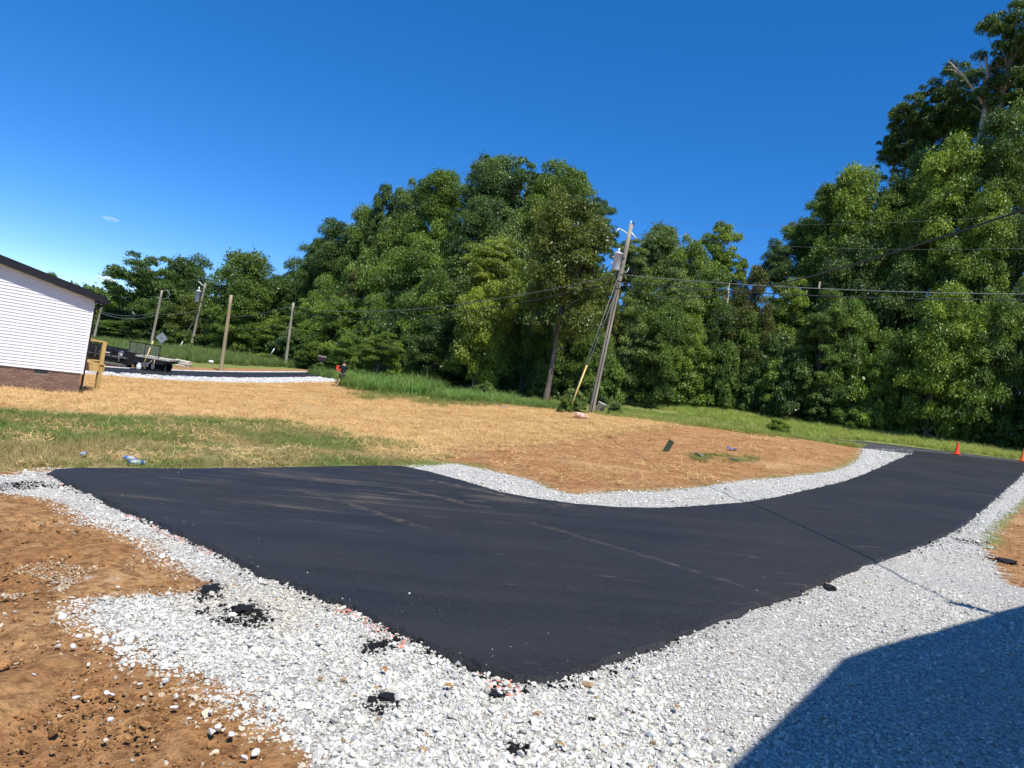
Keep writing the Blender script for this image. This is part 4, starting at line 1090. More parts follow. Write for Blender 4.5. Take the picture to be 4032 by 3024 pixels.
# low shrubs
SHR = [(790, 752, 26, 52.5, 'bush_a', 'br', 'bright leafy shrub at the left end of the tall weeds'), (850, 748, 24, 53, 'bush_b', 'br', 'yellow-green shrub on top of the tall weed bank'),
       (568, 762, 24, 76, 'bush_c', 'yl', 'round yellow-green shrub between the bare pole and the far right pole'), (690, 797, 14, 63, 'bush_a', 'md', 'small shrub at the foot of the mailbox'),
       (1050, 822, 24, 46, 'bush_b', 'li', 'pale flowering shrub among the weeds near the slim trunk'), (1180, 800, 26, 49, 'bush_c', 'md', 'shrub behind the stout oak trunk'),
       (1245, 838, 30, 37.2, 'bush_a', 'li', 'vine-covered shrub at the foot of the leaning pole'), (1222, 872, 16, 36.4, 'bush_b', 'md', 'dark low shrub left of the pole foot'),
       (1330, 878, 16, 37, 'bush_c', 'li', 'small pale weed clump right of the white bucket'),
       (1685, 902, 26, 37.5, 'bush_a', 'br', 'heap of cut brush lying on the verge grass'), (1525, 785, 28, 56.5, 'bush_b', 'br', 'bright shrub below the low cedar'),
       (1620, 790, 26, 56, 'bush_c', 'li', 'pale leafy shrub right of the low cedar'), (1700, 800, 28, 54, 'bush_a', 'md', 'round shrub beside the sunlit slope')]
for (cx, cy, hw, dp, kd, tn, lb) in SHR:
    top_tree(cx, cy, hw, dp, kd, tn, lb, 'shrub', 'shrub')
ORD = 'first second third fourth fifth sixth seventh eighth ninth tenth eleventh twelfth thirteenth fourteenth fifteenth sixteenth seventeenth eighteenth nineteenth twentieth'.split()
ORD += ['twenty-' + w for w in ORD[:9]] + ['thirtieth'] + ['thirty-' + w for w in ORD[:9]] + ['fortieth']
k = 0; no = 0
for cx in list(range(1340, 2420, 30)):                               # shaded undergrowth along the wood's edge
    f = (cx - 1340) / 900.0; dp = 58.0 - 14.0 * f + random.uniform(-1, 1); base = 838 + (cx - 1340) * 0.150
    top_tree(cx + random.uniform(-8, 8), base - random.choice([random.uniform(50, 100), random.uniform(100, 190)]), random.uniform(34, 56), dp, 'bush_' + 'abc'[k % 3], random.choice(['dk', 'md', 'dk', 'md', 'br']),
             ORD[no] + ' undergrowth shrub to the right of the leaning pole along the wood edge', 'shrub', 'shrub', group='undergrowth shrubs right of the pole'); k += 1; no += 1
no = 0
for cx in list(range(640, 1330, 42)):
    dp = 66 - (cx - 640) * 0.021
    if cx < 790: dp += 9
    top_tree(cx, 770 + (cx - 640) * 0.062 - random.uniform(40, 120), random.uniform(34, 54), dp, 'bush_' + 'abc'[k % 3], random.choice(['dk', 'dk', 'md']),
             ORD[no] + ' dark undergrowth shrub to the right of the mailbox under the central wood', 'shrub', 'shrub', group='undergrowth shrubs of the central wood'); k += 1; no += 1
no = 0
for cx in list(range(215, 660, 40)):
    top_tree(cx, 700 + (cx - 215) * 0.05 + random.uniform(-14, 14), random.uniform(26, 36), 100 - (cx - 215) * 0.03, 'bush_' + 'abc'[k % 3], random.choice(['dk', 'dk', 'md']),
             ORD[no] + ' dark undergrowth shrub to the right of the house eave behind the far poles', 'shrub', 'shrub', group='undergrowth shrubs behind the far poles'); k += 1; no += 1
# distant wood closing the gaps between the trunks
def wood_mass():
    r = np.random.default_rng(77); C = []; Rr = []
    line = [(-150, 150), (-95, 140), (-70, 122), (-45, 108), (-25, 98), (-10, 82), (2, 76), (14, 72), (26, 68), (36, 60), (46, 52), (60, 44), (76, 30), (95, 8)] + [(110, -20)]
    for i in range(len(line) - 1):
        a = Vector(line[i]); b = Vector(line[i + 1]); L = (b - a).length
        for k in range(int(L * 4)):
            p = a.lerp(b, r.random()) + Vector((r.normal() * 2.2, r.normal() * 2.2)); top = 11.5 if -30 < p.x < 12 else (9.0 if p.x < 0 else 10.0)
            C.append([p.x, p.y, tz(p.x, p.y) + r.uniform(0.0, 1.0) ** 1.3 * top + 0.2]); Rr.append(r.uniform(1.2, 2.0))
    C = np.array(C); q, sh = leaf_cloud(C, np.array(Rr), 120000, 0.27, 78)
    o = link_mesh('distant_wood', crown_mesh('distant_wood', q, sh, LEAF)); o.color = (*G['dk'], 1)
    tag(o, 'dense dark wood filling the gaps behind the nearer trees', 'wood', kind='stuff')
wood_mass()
# bare snag
def snag():
    b = at_depth(2125 * S, 250 * S, 53.0); zb = tz(b.x, b.y)
    def q(px, py, d=53.0): v = at_depth(px * S, py * S, d); return (v.x - b.x, v.y - b.y, v.z - zb)
    o = empty('dead_tree', (b.x, b.y, zb)); m = MB()
    m.tube([(0, 0, -.3), (0.1, 0, q(2125, 400)[2]), q(2128, 250), q(2131, 190), q(2133, 150), q(2128, 122)], [.42, .34, .26, .19, .13, .05], 8)
    m.build('trunk', DEADWOOD, o)
    for pts, rr in (([q(2129, 235), q(2112, 205), q(2086, 170), q(2052, 135), q(2046, 134)], .15), ([q(2130, 200), q(2122, 160), q(2115, 130), q(2117, 118)], .09),
                    ([q(2086, 170), q(2062, 152), q(2040, 150)], .06), ([q(2131, 185), q(2140, 160), q(2139, 130)], .06), ([q(2128, 250), q(2110, 232), q(2098, 225)], .06)):
        MB().tube(pts, [rr * (1 - .85 * i / (len(pts) - 1)) for i in range(len(pts))], 6).build('branch', DEADWOOD, o)
    tag(o, 'bare grey dead tree with forked branches against the sky on the right', 'tree')
    b = at_depth(1572 * S, 700 * S, 60.5); zb = tz(b.x, b.y)
    o = empty('dead_tree', (b.x, b.y, zb))
    def q(px, py, d=60.5): v = at_depth(px * S, py * S, d); return (v.x - b.x, v.y - b.y, v.z - zb)
    MB().tube([(0, 0, -.2), q(1570, 660), q(1576, 610)], [.16, .11, .03], 7).build('trunk', DEADWOOD, o)
    for pts in ([q(1571, 655), q(1562, 625), q(1548, 600)], [q(1573, 640), q(1566, 610), q(1560, 580)], [q(1571, 650), q(1558, 638), q(1546, 632)]):
        MB().tube(pts, [.06, .035, .012], 5).build('branch', DEADWOOD, o)
    tag(o, 'small bare white dead tree in the brown cedar', 'tree')
snag()

# ------------------------------------------------------------------ white house on the left
SIDING = simple('vinyl_siding', (0.80, 0.80, 0.79), 0.45, 0.35, 0, 0.03, 2.0)
TRIM = simple('white_trim', (0.80, 0.80, 0.79), 0.4, 0.4, 0, 0.03, 2.0)
MORTAR = simple('mortar', (0.42, 0.36, 0.31), 0.9, 0.1, 0, 0.12, 9.0, 0.3)
BLACKTRIM = simple('black_aluminium', (0.018, 0.018, 0.022), 0.4, 0.4, 0, 0.15, 5.0)
SHINGLE = simple('black_shingle', (0.022, 0.022, 0.025), 0.9, 0.15, 0, 0.4, 30.0, 0.6)
LUMBER = simple('treated_lumber', (0.50, 0.34, 0.13), 0.8, 0.2, 0, 0.22, 5.0, 0.3, (1, 1, 0.15))
BRICKS = [simple('brown_brick_%d' % k, c, 0.9, 0.1, 0, 0.22, 14.0, 0.4) for k, c in enumerate([(0.225, 0.140, 0.103), (0.19, 0.118, 0.088), (0.255, 0.165, 0.125), (0.205, 0.132, 0.103)])]
hc_ = at_depth(310, 1552, 24.5)
HX, HY = hc_.x, hc_.y; HZ = tz(HX, HY)
HROT = math.atan2(0.785, 0.62)
house = empty('white_house', (HX, HY, HZ), HROT)
tag(house, 'white sided house with brown brick base and black roof edge at the left', 'house')
BRZ, EAVE, PITCHR, HW, HL = 0.70, 3.36, 0.215, 7.6, 13.0          # brick top, eave height, roof pitch, gable width, length
def roofz(x): return EAVE + PITCHR * (min(-x, HW + x) if True else 0)
# core
core = MB()
core.prism([(-0.03, BRZ + 0.01), (-0.03, EAVE), (-HW / 2, roofz(-HW / 2) - .02), (-HW + .03, EAVE), (-HW + .03, BRZ + 0.01)], 'y', 0.03, HL)
wall = core.build('wall', SIDING, house)
fnd = MB().box((-HW + .03, 0.035, -0.6), (-0.035, HL - .03, BRZ)).build('foundation', MORTAR, house)
# bricks, each one laid
bl, bh, j = 0.194, 0.057, 0.0095
bmesh_full = MB().box((0, 0, 0), (bl, 0.03, bh), 0.003).mesh('brick')
def brick_obj(x0, x1, z, front=True):
    if front and x0 < -3.4: return
    me = bmesh_full
    w = x1 - x0
    me2 = random.choice(BRK)
    o = bpy.data.objects.new('brick', me2); COL.objects.link(o); o.parent = fnd
    o.scale = (w / bl, 1, 1); o.location = (x0, 0.022 + random.uniform(-.0015, .0015), z)
BRK = []
for bm_ in BRICKS:
    m2 = bmesh_full.copy(); m2.materials.append(bm_); BRK.append(m2)
row = 0; z = -0.13
vent_x0, vent_x1 = -1.43, -1.03
while z + bh < BRZ - 0.002:
    off = 0 if row % 2 == 0 else -(bl + j) / 2
    x = 0.0 + (0 if row % 2 == 0 else 0)
    x1 = 0.0
    first = True
    while x1 > -3.4:
        w = bl if not (first and row % 2) else (bl - j) / 2
        x0 = x1 - w
        if not (z + bh > BRZ - 0.145 and x0 < vent_x1 and x1 > vent_x0):
            brick_obj(x0, x1, z)
        elif x1 > vent_x1 + 0.03: brick_obj(vent_x1 + 0.004, x1, z)
        elif x0 < vent_x0 - 0.03: brick_obj(x0, vent_x0 - 0.004, z)
        x1 = x0 - j; first = False
    z += bh + j; row += 1
far_bricks = MB()
z = -0.13; row = 0
while z + bh < BRZ - 0.002:
    x1 = -3.42 - (0.1 if row % 2 else 0)
    while x1 > -HW:
        far_bricks.box((max(x1 - bl, -HW), 0.022, z), (x1, 0.05, z + bh)); x1 -= bl + j
    z += bh + j; row += 1
tag(far_bricks.build('brick_courses', BRICKS[0], fnd), kind='stuff')
# crawl space vent
vent = MB().box((vent_x0, 0.03, BRZ - 0.14), (vent_x1, 0.06, BRZ - 0.003)).build('vent', simple('vent_black', (0.02, 0.022, 0.025), 0.5, 0.4), house)
for k in range(9):
    xx = vent_x0 + 0.02 + k * 0.042
    MB().box((xx, 0.012, BRZ - 0.13), (xx + 0.018, 0.03, BRZ - 0.01)).build('slat', simple('vent_slat', (0.06, 0.075, 0.085), 0.5, 0.4), vent)
# siding boards, each lapped over the one below
z = BRZ; exp_ = 0.1016; k = 0
while z < roofz(-HW / 2) - 0.02:
    z1 = z + exp_ + 0.006
    def xlim(zz):
        if zz <= EAVE: return 0.0
        return -(zz - EAVE) / PITCHR
    xr0, xr1 = xlim(z), xlim(min(z1, roofz(-HW / 2)))
    xl0, xl1 = -HW - xr0, -HW - xr1
    if xr0 - xl0 > 0.1:
        m = MB(); zt = min(z1, roofz(-HW / 2) - .005)
        f0, f1 = -0.011, 0.008
        m.add([(xl0, f0, z), (xr0, f0, z), (xr1, f1, zt), (xl1, f1, zt), (xl0, 0.03, z), (xr0, 0.03, z), (xr1, 0.03, zt), (xl1, 0.03, zt)],
              [(0, 1, 2, 3), (4, 7, 6, 5), (0, 4, 5, 1), (1, 5, 6, 2), (2, 6, 7, 3), (3, 7, 4, 0)])
        m.build('siding_board', SIDING, wall)
    z += exp_; k += 1
# the same boards on the long side facing the driveway behind (only a sliver can be seen)
MB().box((-0.03, -0.026, BRZ - 0.02), (0.022, 0.09, EAVE + 0.03)).build('corner_trim', TRIM, house)
MB().box((-HW - .022, -0.026, BRZ - 0.02), (-HW + .03, 0.09, EAVE)).build('corner_trim', TRIM, house)
# roof: two slopes, fascia, soffit, gutter, downspout
OV, OE = 0.22, 0.32
def roof_side(sgn):
    m = MB()
    xr = OE if sgn > 0 else -HW - OE; xm = -HW / 2
    ze = EAVE - PITCHR * OE + 0.10; zm = roofz(xm) + 0.10
    v = [(xr, -OV, ze), (xm, -OV, zm), (xm, HL + OV, zm), (xr, HL + OV, ze)]
    m.add(v + [(a, b, c + 0.05) for a, b, c in v], [(0, 1, 2, 3), (7, 6, 5, 4), (0, 4, 5, 1), (1, 5, 6, 2), (2, 6, 7, 3), (3, 7, 4, 0)])
    return m
roof = roof_side(1).build('roof', SHINGLE, house); roof_side(-1).build('roof', SHINGLE, house)
for sgn in (1, -1):
    xr = OE if sgn > 0 else -HW - OE; xm = -HW / 2
    ze = EAVE - PITCHR * OE; zm = roofz(xm); m = MB()
    y0, y1 = -OV - 0.012, -OV + 0.012
    m.add([(xr, y0, ze - .10), (xm, y0, zm - .10), (xm, y0, zm + .098), (xr, y0, ze + .098), (xr, y1, ze - .10), (xm, y1, zm - .10), (xm, y1, zm + .098), (xr, y1, ze + .098)],
          [(0, 1, 2, 3), (7, 6, 5, 4), (0, 4, 5, 1), (1, 5, 6, 2), (2, 6, 7, 3), (3, 7, 4, 0)])
    m.build('rake_fascia', BLACKTRIM, house)
    m = MB(); q = -0.06
    m.add([(xr * 0 + (0.0 if sgn > 0 else -HW), y1, roofz(0) - .10), (xm, y1, zm - .10), (xm, 0.0, zm - .10), ((0.0 if sgn > 0 else -HW), 0.0, roofz(0) - .10),
           (xr * 0 + (0.0 if sgn > 0 else -HW), y1, roofz(0) - .07), (xm, y1, zm - .07), (xm, 0.0, zm - .07), ((0.0 if sgn > 0 else -HW), 0.0, roofz(0) - .07)],
          [(0, 1, 2, 3), (7, 6, 5, 4), (0, 4, 5, 1), (1, 5, 6, 2), (2, 6, 7, 3), (3, 7, 4, 0)])
    m.build('soffit', BLACKTRIM, house)
ge = EAVE - PITCHR * OE
MB().box((0.0, -OV + .013, ge - .12), (OE - .01, HL + OV, ge - .06)).build('eave_soffit', BLACKTRIM, house)
gut = MB(); gut.prism([(OE, ge - .06), (OE + .09, ge - .06), (OE + .13, ge + .07), (OE + .12, ge + .07), (OE + .09, ge - .04), (OE + .01, ge - .04), (OE + .01, ge + .07), (OE, ge + .07)], 'y', -OV, HL + OV)
gut.build('gutter', BLACKTRIM, house)
ds = MB().tube([(OE + .05, 0.10, ge - .06), (OE + .03, 0.10, ge - .14), (0.10, 0.08, ge - .34), (0.075, 0.08, ge - .45), (0.075, 0.08, 0.12), (0.16, 0.08, -0.02), (0.42, 0.06, -0.08)], 0.042, 6)
ds.build('downspout', BLACKTRIM, house)

# ------------------------------------------------------------------ porch deck of that house
deck = empty('porch_deck', (HX, HY, HZ), HROT)
tag(deck, 'raw treated lumber porch deck with black balusters beside the white house', 'deck')
DX, Y0d, Y1d, FZ, RT = 1.42, 2.2, 5.0, 0.95, 1.80
for (px_, py_, top) in ((DX, Y0d, RT), (DX, Y1d, RT), (0.2, Y0d, FZ), (0.2, Y1d, FZ)):
    gz = tz(*(Vector((HX, HY)) + Vector((math.cos(HROT) * px_ - math.sin(HROT) * py_, math.sin(HROT) * px_ + math.cos(HROT) * py_)))) - HZ - .15
    MB().box((px_ - .07, py_ - .07, gz), (px_ + .07, py_ + .07, top), 0.006).build('post', LUMBER, deck)
MB().box((0.06, Y0d - .11, FZ - .30), (DX - .073, Y0d - .073, FZ - .04)).build('rim_joist', LUMBER, deck)
MB().box((DX + .073, Y0d - .11, FZ - .30), (DX + .11, Y1d, FZ - .04)).build('rim_joist', LUMBER, deck)
yy = Y0d - .11
while yy < Y1d:
    MB().box((0.06, yy, FZ - .036), (DX + .13, yy + .135, FZ), 0.004).build('deck_board', LUMBER, deck); yy += .142
MB().box((0.06, Y0d - .05, RT - .04), (DX + .09, Y0d + .09, RT + .0), 0.004).build('handrail', LUMBER, deck)
MB().box((DX - .05, Y0d + .095, RT - .04), (DX + .09, Y1d, RT + .0), 0.004).build('handrail', LUMBER, deck)
MB().box((0.06, Y0d - .02, FZ + .08), (DX - .073, Y0d + .02, FZ + .13)).build('bottom_rail', LUMBER, deck)
MB().box((0.64, Y0d - .03, FZ), (0.73, Y0d + .03, RT - .042)).build('mid_post', LUMBER, deck)
BAL = simple('baluster_black', (0.015, 0.015, 0.017), 0.4, 0.4)
for k in range(13):
    xx = 0.12 + k * 0.10
    if abs(xx - .685) > .06: MB().tube([(xx, Y0d, FZ + .131), (xx, Y0d, RT - .042)], 0.011, 6).build('baluster', BAL, deck)
for k in range(24):
    yq = Y0d + .16 + k * 0.11
    if yq < Y1d - .1: MB().tube([(DX, yq, FZ + .002), (DX, yq, RT - .042)], 0.011, 6).build('baluster', BAL, deck)

# ------------------------------------------------------------------ the house beside the camera (only its shadow shows)
u2 = Vector((0.70, 0.714)).normalized(); n2 = Vector((u2.y, -u2.x))
Bg = ground_at(3323, 2588); Cg = ground_at(3994, 2367)
kk = 1 / math.tan(SUN_EL)
HP = 4.60                                             # ridge height above the ground plane at its shadow tip
Bp = Vector((Bg.x, Bg.y)) - SUN_D.xy * (HP * kk)
# solve half width and rise from the two shadow points
dv = Vector((Cg.x - Bg.x, Cg.y - Bg.y)); det = u2.x * (-SUN_D.y) - u2.y * (-SUN_D.x)
wv = (dv.x * (-SUN_D.y) - dv.y * (-SUN_D.x)) / det; kv = (u2.x * dv.y - u2.y * dv.x) / det
rise = kv / kk
near_house = empty('neighbour_house', (Bp.x, Bp.y, 0.0), math.atan2(u2.y, u2.x))
tag(near_house, 'white house beside the camera whose gable shadow falls on the gravel', 'house')
zr = HP + Bg.z; zb = zr - rise
m = MB(); m.prism([(wv, zb), (0, zr), (-wv, zb), (-wv, zb - .12), (0, zr - .12), (wv, zb - .12)], 'y', -9.0, 0.0); m.build('roof', SHINGLE, near_house)
m = MB(); m.prism([(wv - .3, zb - .24), (0, zr - .16), (-wv + .3, zb - .24), (-wv + .3, -0.5), (wv - .3, -0.5)], 'y', -8.7, -0.32); m.build('wall', SIDING, near_house)
MAST_TOP = None
mg = ground_at(3655, 2352)
mz = zr - rise * 0.35 + 0.15
mp = Vector((mg.x, mg.y)) - SUN_D.xy * ((mz - mg.z) * kk)
loc = Matrix.Rotation(-math.atan2(u2.y, u2.x), 2) @ (mp - Bp)
mast = MB(); zbm = zr - rise * abs(loc.x) / wv
mast.tube([(loc.x, min(loc.y, -0.12), zbm - 0.6), (loc.x, min(loc.y, -0.12), mz - 0.1)], 0.03, 8)
mast.tube([(loc.x, min(loc.y, -0.12), mz - 0.1), (loc.x, min(loc.y, -0.12) + .06, mz + 0.05), (loc.x, min(loc.y, -0.12) + .18, mz)], [.05, .06, .05], 8)
mast.build('service_mast', simple('galvanised', (0.45, 0.46, 0.47), 0.4, 0.5, 0.8), near_house)
_l = Matrix.Rotation(math.atan2(u2.y, u2.x), 2) @ Vector((loc.x, min(loc.y, -0.12) + .15))
MAST_TOP = Vector((Bp.x + _l.x, Bp.y + _l.y, mz - .05))

# ------------------------------------------------------------------ utility poles and lines
WOODP = simple('weathered_pole', (0.30, 0.265, 0.205), 0.85, 0.15, 0, 0.28, 7.0, 0.4, (1, 1, 0.08))
NEWP = simple('new_pole', (0.33, 0.26, 0.15), 0.85, 0.15, 0, 0.2, 7.0, 0.3, (1, 1, 0.08))
GREYM = simple('grey_paint', (0.50, 0.53, 0.56), 0.4, 0.4, 0, 0.06, 3.0)
PORC = simple('porcelain', (0.72, 0.72, 0.70), 0.3, 0.5, 0, 0.05)
DKM = simple('dark_steel', (0.06, 0.06, 0.065), 0.5, 0.4, 0.5)
YEL = simple('yellow_plastic', (0.62, 0.46, 0.15), 0.45, 0.4, 0, 0.08)
WIRE = simple('aluminium_wire', (0.20, 0.20, 0.20), 0.5, 0.4, 0.4)
BLKWIRE = simple('black_cable', (0.035, 0.035, 0.036), 0.6, 0.3)
def pole_pts(base, top, n=9, bow=0.0):
    b = Vector(base); t_ = Vector(top)
    return [b.lerp(t_, k / (n - 1)) + Vector((bow * math.sin(math.pi * k / (n - 1)), 0, 0)) for k in range(n)]
def make_pole(base_px, top_px, depth, top_depth, r0, r1, label, mat=WOODP, name='utility_pole', sink=0.4):
    b = at_depth(*base_px, depth); b.z = tz(b.x, b.y); t_ = at_depth(*top_px, top_depth)
    o = empty(name, b); tp = t_ - b
    pts = pole_pts((0, 0, 0), tp); d = (pts[1] - pts[0]).normalized()
    pts = [-d * sink] + pts; n = len(pts)
    MB().tube(pts, [r0 + (r1 - r0) * k / (n - 1) for k in range(n)], 12).build('shaft', mat, o)
    tag(o, label, 'utility pole')
    return o, b, tp
# the leaning pole in the middle
P1, b1, t1 = make_pole((2326, 1630), (2486, 884), 38, 38.3, 0.165, 0.11, 'leaning weathered utility pole with a grey transformer in the middle')
ax1 = t1.normalized()
def on1(f, dx=0, dy=0, dz=0): return t1 * f + Vector((dx, dy, dz))
tr = MB(); tl = on1(0.80, -0.34, -0.06)
tr.lathe([(0.15, -0.52), (0.20, -0.50), (0.215, -0.46), (0.215, 0.36), (0.235, 0.37), (0.235, 0.42), (0.18, 0.47), (0.05, 0.49)], 20, tl); TR = tr.build('transformer', GREYM, P1)
MB().lathe([(0.05, 0.49), (0.07, 0.53), (0.045, 0.56), (0.07, 0.60), (0.045, 0.63), (0.06, 0.68), (0.02, 0.71)], 12, tl).build('bushing', PORC, TR)
for s_ in (-.2, .2): MB().box((tl.x + .20, tl.y - .06, tl.z + s_ - .05), (tl.x + .36, tl.y + .06, tl.z + s_ + .05)).build('bracket', DKM, TR)
for s_ in (-.15, .18): MB().tube([(tl.x - .21, tl.y, tl.z + s_), (tl.x - .30, tl.y, tl.z + s_ + .01)], .035, 8).build('terminal', PORC, TR)
# cutout arm, insulators
a0 = on1(0.945); MB().tube([a0, a0 + Vector((-.38, -.03, .17)), a0 + Vector((-.62, -.05, .24))], [.035, .03, .025], 8).build('cutout_arm', PORC, P1)
MB().tube([a0 + Vector((-.60, -.05, .24)), a0 + Vector((-.74, -.08, .02))], .035, 8).build('cutout', PORC, P1)
MB().tube([a0 + Vector((-.64, -.05, .26)), a0 + Vector((-.86, -.05, .36))], .03, 8).build('arrester', DKM, P1)
MB().lathe([(0.03, 0), (0.06, 0.03), (0.04, 0.06), (0.065, 0.09), (0.04, 0.12), (0.05, 0.17), (0.02, 0.19)], 12, on1(1.0, -.05, 0, 0.0)).build('insulator', PORC, P1)
MB().lathe([(0.03, 0), (0.06, 0.03), (0.04, 0.06), (0.065, 0.09), (0.04, 0.12), (0.05, 0.16), (0.02, 0.19)], 12, on1(0.995, .11, 0, 0.0)).build('insulator', DKM, P1)
MB().tube([on1(0.96, .06, -.02), on1(0.93, .42, -.05)], [.045, .035], 8).build('strain_insulator', PORC, P1)
MB().tube([on1(0.75, .12, -.02), on1(0.755, .30, -.03, -.03), on1(0.77, .36, -.03, .05)], .015, 6).build('cable_loop', PORC, P1)
for f in (0.66, 0.70, 0.735): MB().lathe([(0.145, -.02), (0.145, .02)], 14, on1(f)).build('band', DKM, P1)
MB().tube([on1(0.69, .0, -.15), on1(0.66, .02, -.155), on1(0.62, .01, -.165), on1(0.55, .0, -.165), on1(0.2, 0, -.175), on1(0.0, 0, -.19)], .016, 6).build('ground_cable', BLKWIRE, P1)
MB().bar(on1(-0.01, .33, -.14, -.2), on1(0.0, .42, -.14, .62), .11, .11).build('stub_post', WOODP, P1)
# guy wires with the yellow guard
gb = at_depth(2262, 1530, 36.4) ; gend = ground_at(2235, 1610); gend = Vector((gb.x - .16, gb.y - .05, tz(gb.x, gb.y) - .1))
for f, dx in ((0.79, 0.0), (0.665, .06)):
    MB().tube([on1(f), gend - b1 + Vector((dx, 0, 0))], .014, 6).build('guy_wire', WIRE, P1)
gdir = (on1(0.70) - (gend - b1)); g0 = gend - b1 + Vector((.03, -.02, 0))
MB().tube([g0 + gdir * 0.02, g0 + gdir * 0.36], .045, 8).build('guy_guard', YEL, P1)

# distant poles
P2, b2, t2 = make_pole((1126, 1424), (1156, 1192), 71, 71, .16, .11, 'far wooden pole standing above the mailbox, rightmost of the far poles')
P3, b3, t3 = make_pole((868, 1467), (911, 1162), 53.4, 53.4, .15, .115, 'bare new wooden pole at the edge of the distant driveway', NEWP)
P4, b4, t4 = make_pole((744, 1402), (810, 1114), 93, 93, .19, .13, 'far leaning pole with a small transformer behind the trailers')
P5, b5, t5 = make_pole((588, 1392), (638, 1143), 80, 80, .17, .12, 'far slender pole with a cable loop left of the transformer pole')
P6, b6, t6 = make_pole((366, 1345), (407, 1180), 94, 94, .19, .13, 'farthest pole just right of the white house eave')
for f in (0.98,): MB().bar(t3 * f + Vector((-.18, 0, 0)), t3 * f + Vector((.16, 0, .02)), .05).build('bolt', DKM, P3)
q = t4 * .80 + Vector((-.62, 0, 0)); T4 = MB().lathe([(.30, -.8), (.34, -.75), (.34, .6), (.36, .62), (.3, .75), (.06, .78)], 16, q).build('transformer', GREYM, P4)
MB().lathe([(.06, .78), (.12, .86), (.07, .95), (.12, 1.05), (.04, 1.25)], 10, q).build('bushing', PORC, T4)
MB().bar(q + Vector((.3, 0, .2)), q + Vector((.62, 0, .2)), .1).build('bracket', DKM, T4)
MB().tube([t4 * .94, t4 * .94 + Vector((-.7, 0, .45)), t4 * .94 + Vector((-.95, 0, .55))], .05, 6).build('cutout_arm', PORC, P4)
gq = Vector(at_depth(690, 1400, 90)) - b4
MB().tube([t4 * .62, gq], .02, 5).build('guy_wire', WIRE, P4)
MB().tube([gq, gq.lerp(t4 * .62, .30)], .06, 6).build('guy_guard', PORC, P4)
MB().tube([t5 + Vector((0, 0, -.15)), t5 + Vector((.5, 0, .15)), t5 + Vector((.95, 0, -.3)), t5 + Vector((.75, 0, -.75)), t5 + Vector((0.1, 0, -1.0))], .02, 6).build('cable_loop', GREYM, P5)
gq2 = Vector(at_depth(1062, 1402, 71)) - b2
MB().tube([t2 * .7, gq2], .018, 5).build('guy_wire', WIRE, P2)
MB().tube([gq2, gq2.lerp(t2 * .7, .22)], .05, 6).build('guy_guard', PORC, P2)

def wire(a, b, sag, r, label, mat=WIRE, n=28):
    a = Vector(a); b = Vector(b); mid_ = a.lerp(b, .5)
    pts = [a.lerp(b, k / n) - Vector((0, 0, sag * 4 * (k / n) * (1 - k / n))) for k in range(n + 1)]
    o = empty('power_line', a); MB().tube([p - a for p in pts], r, 5, False).build('conductor', mat, o)
    return tag(o, label, 'power line')
A1 = b1 + t1
wire(b1 + on1(.735), b2 + t2 * .93, 1.1, .022, 'upper of two cables from the leaning pole to the far poles on the left')
wire(b1 + on1(.70), b2 + t2 * .86, 1.3, .026, 'lower of two cables from the leaning pole to the far poles on the left', BLKWIRE)
far_r = lambda px, py, d: at_depth(px, py, d)
wire(b1 + on1(.735), far_r(4700, 1158, 27), .35, .020, 'upper of the paired thick cables running right from the leaning pole')
wire(b1 + on1(.697), far_r(4700, 1174, 27), .40, .024, 'lower of the paired thick cables running right from the leaning pole', BLKWIRE)
wire(b1 + on1(1.0, -.05, 0, .18), far_r(4700, 790, 27), .5, .005, 'thin top wire running right from the head of the leaning pole')
wire(b1 + on1(.955, .3, 0, 0), far_r(4700, 950, 27), .55, .005, 'thin second wire running right below the head of the leaning pole')
wire(b1 + on1(.70), MAST_TOP, 1.2, .014, 'service cable rising to the right towards the camera', BLKWIRE, 40)
wire(b2 + t2 * .97, b4 + t4 * .58, .9, .03, 'upper cable between the far right pole and the far transformer pole')
wire(b2 + t2 * .70, b4 + t4 * .52, 1.2, .03, 'lower cable between the far right pole and the far transformer pole', BLKWIRE)
wire(b4 + t4 * .62, b5 + t5 * .60, .3, .03, 'cable between the far transformer pole and the slender pole')
wire(b5 + t5 * .58, b6 + t6 * .70, .6, .035, 'cable from the slender pole to the farthest pole by the house')
wire(b5 + t5 * .63, b6 + t6 * .73, .5, .03, 'thin upper cable from the slender pole to the farthest pole by the house')
wire(A1 + Vector((-.9, 0, -.3)), b2 + t2 + Vector((0, 0, .1)), 1.2, .008, 'thin wire from the cutout of the leaning pole to the far poles')
mk = at_depth(3228, 1115, 36.0)
k_ = empty('cable_spacer', mk); MB().box((-.05, -.02, -.30), (.05, .02, .08), .004).build('spacer_plate', WOODP, k_); tag(k_, 'small grey spacer clamped between the paired cables on the right', 'cable spacer')

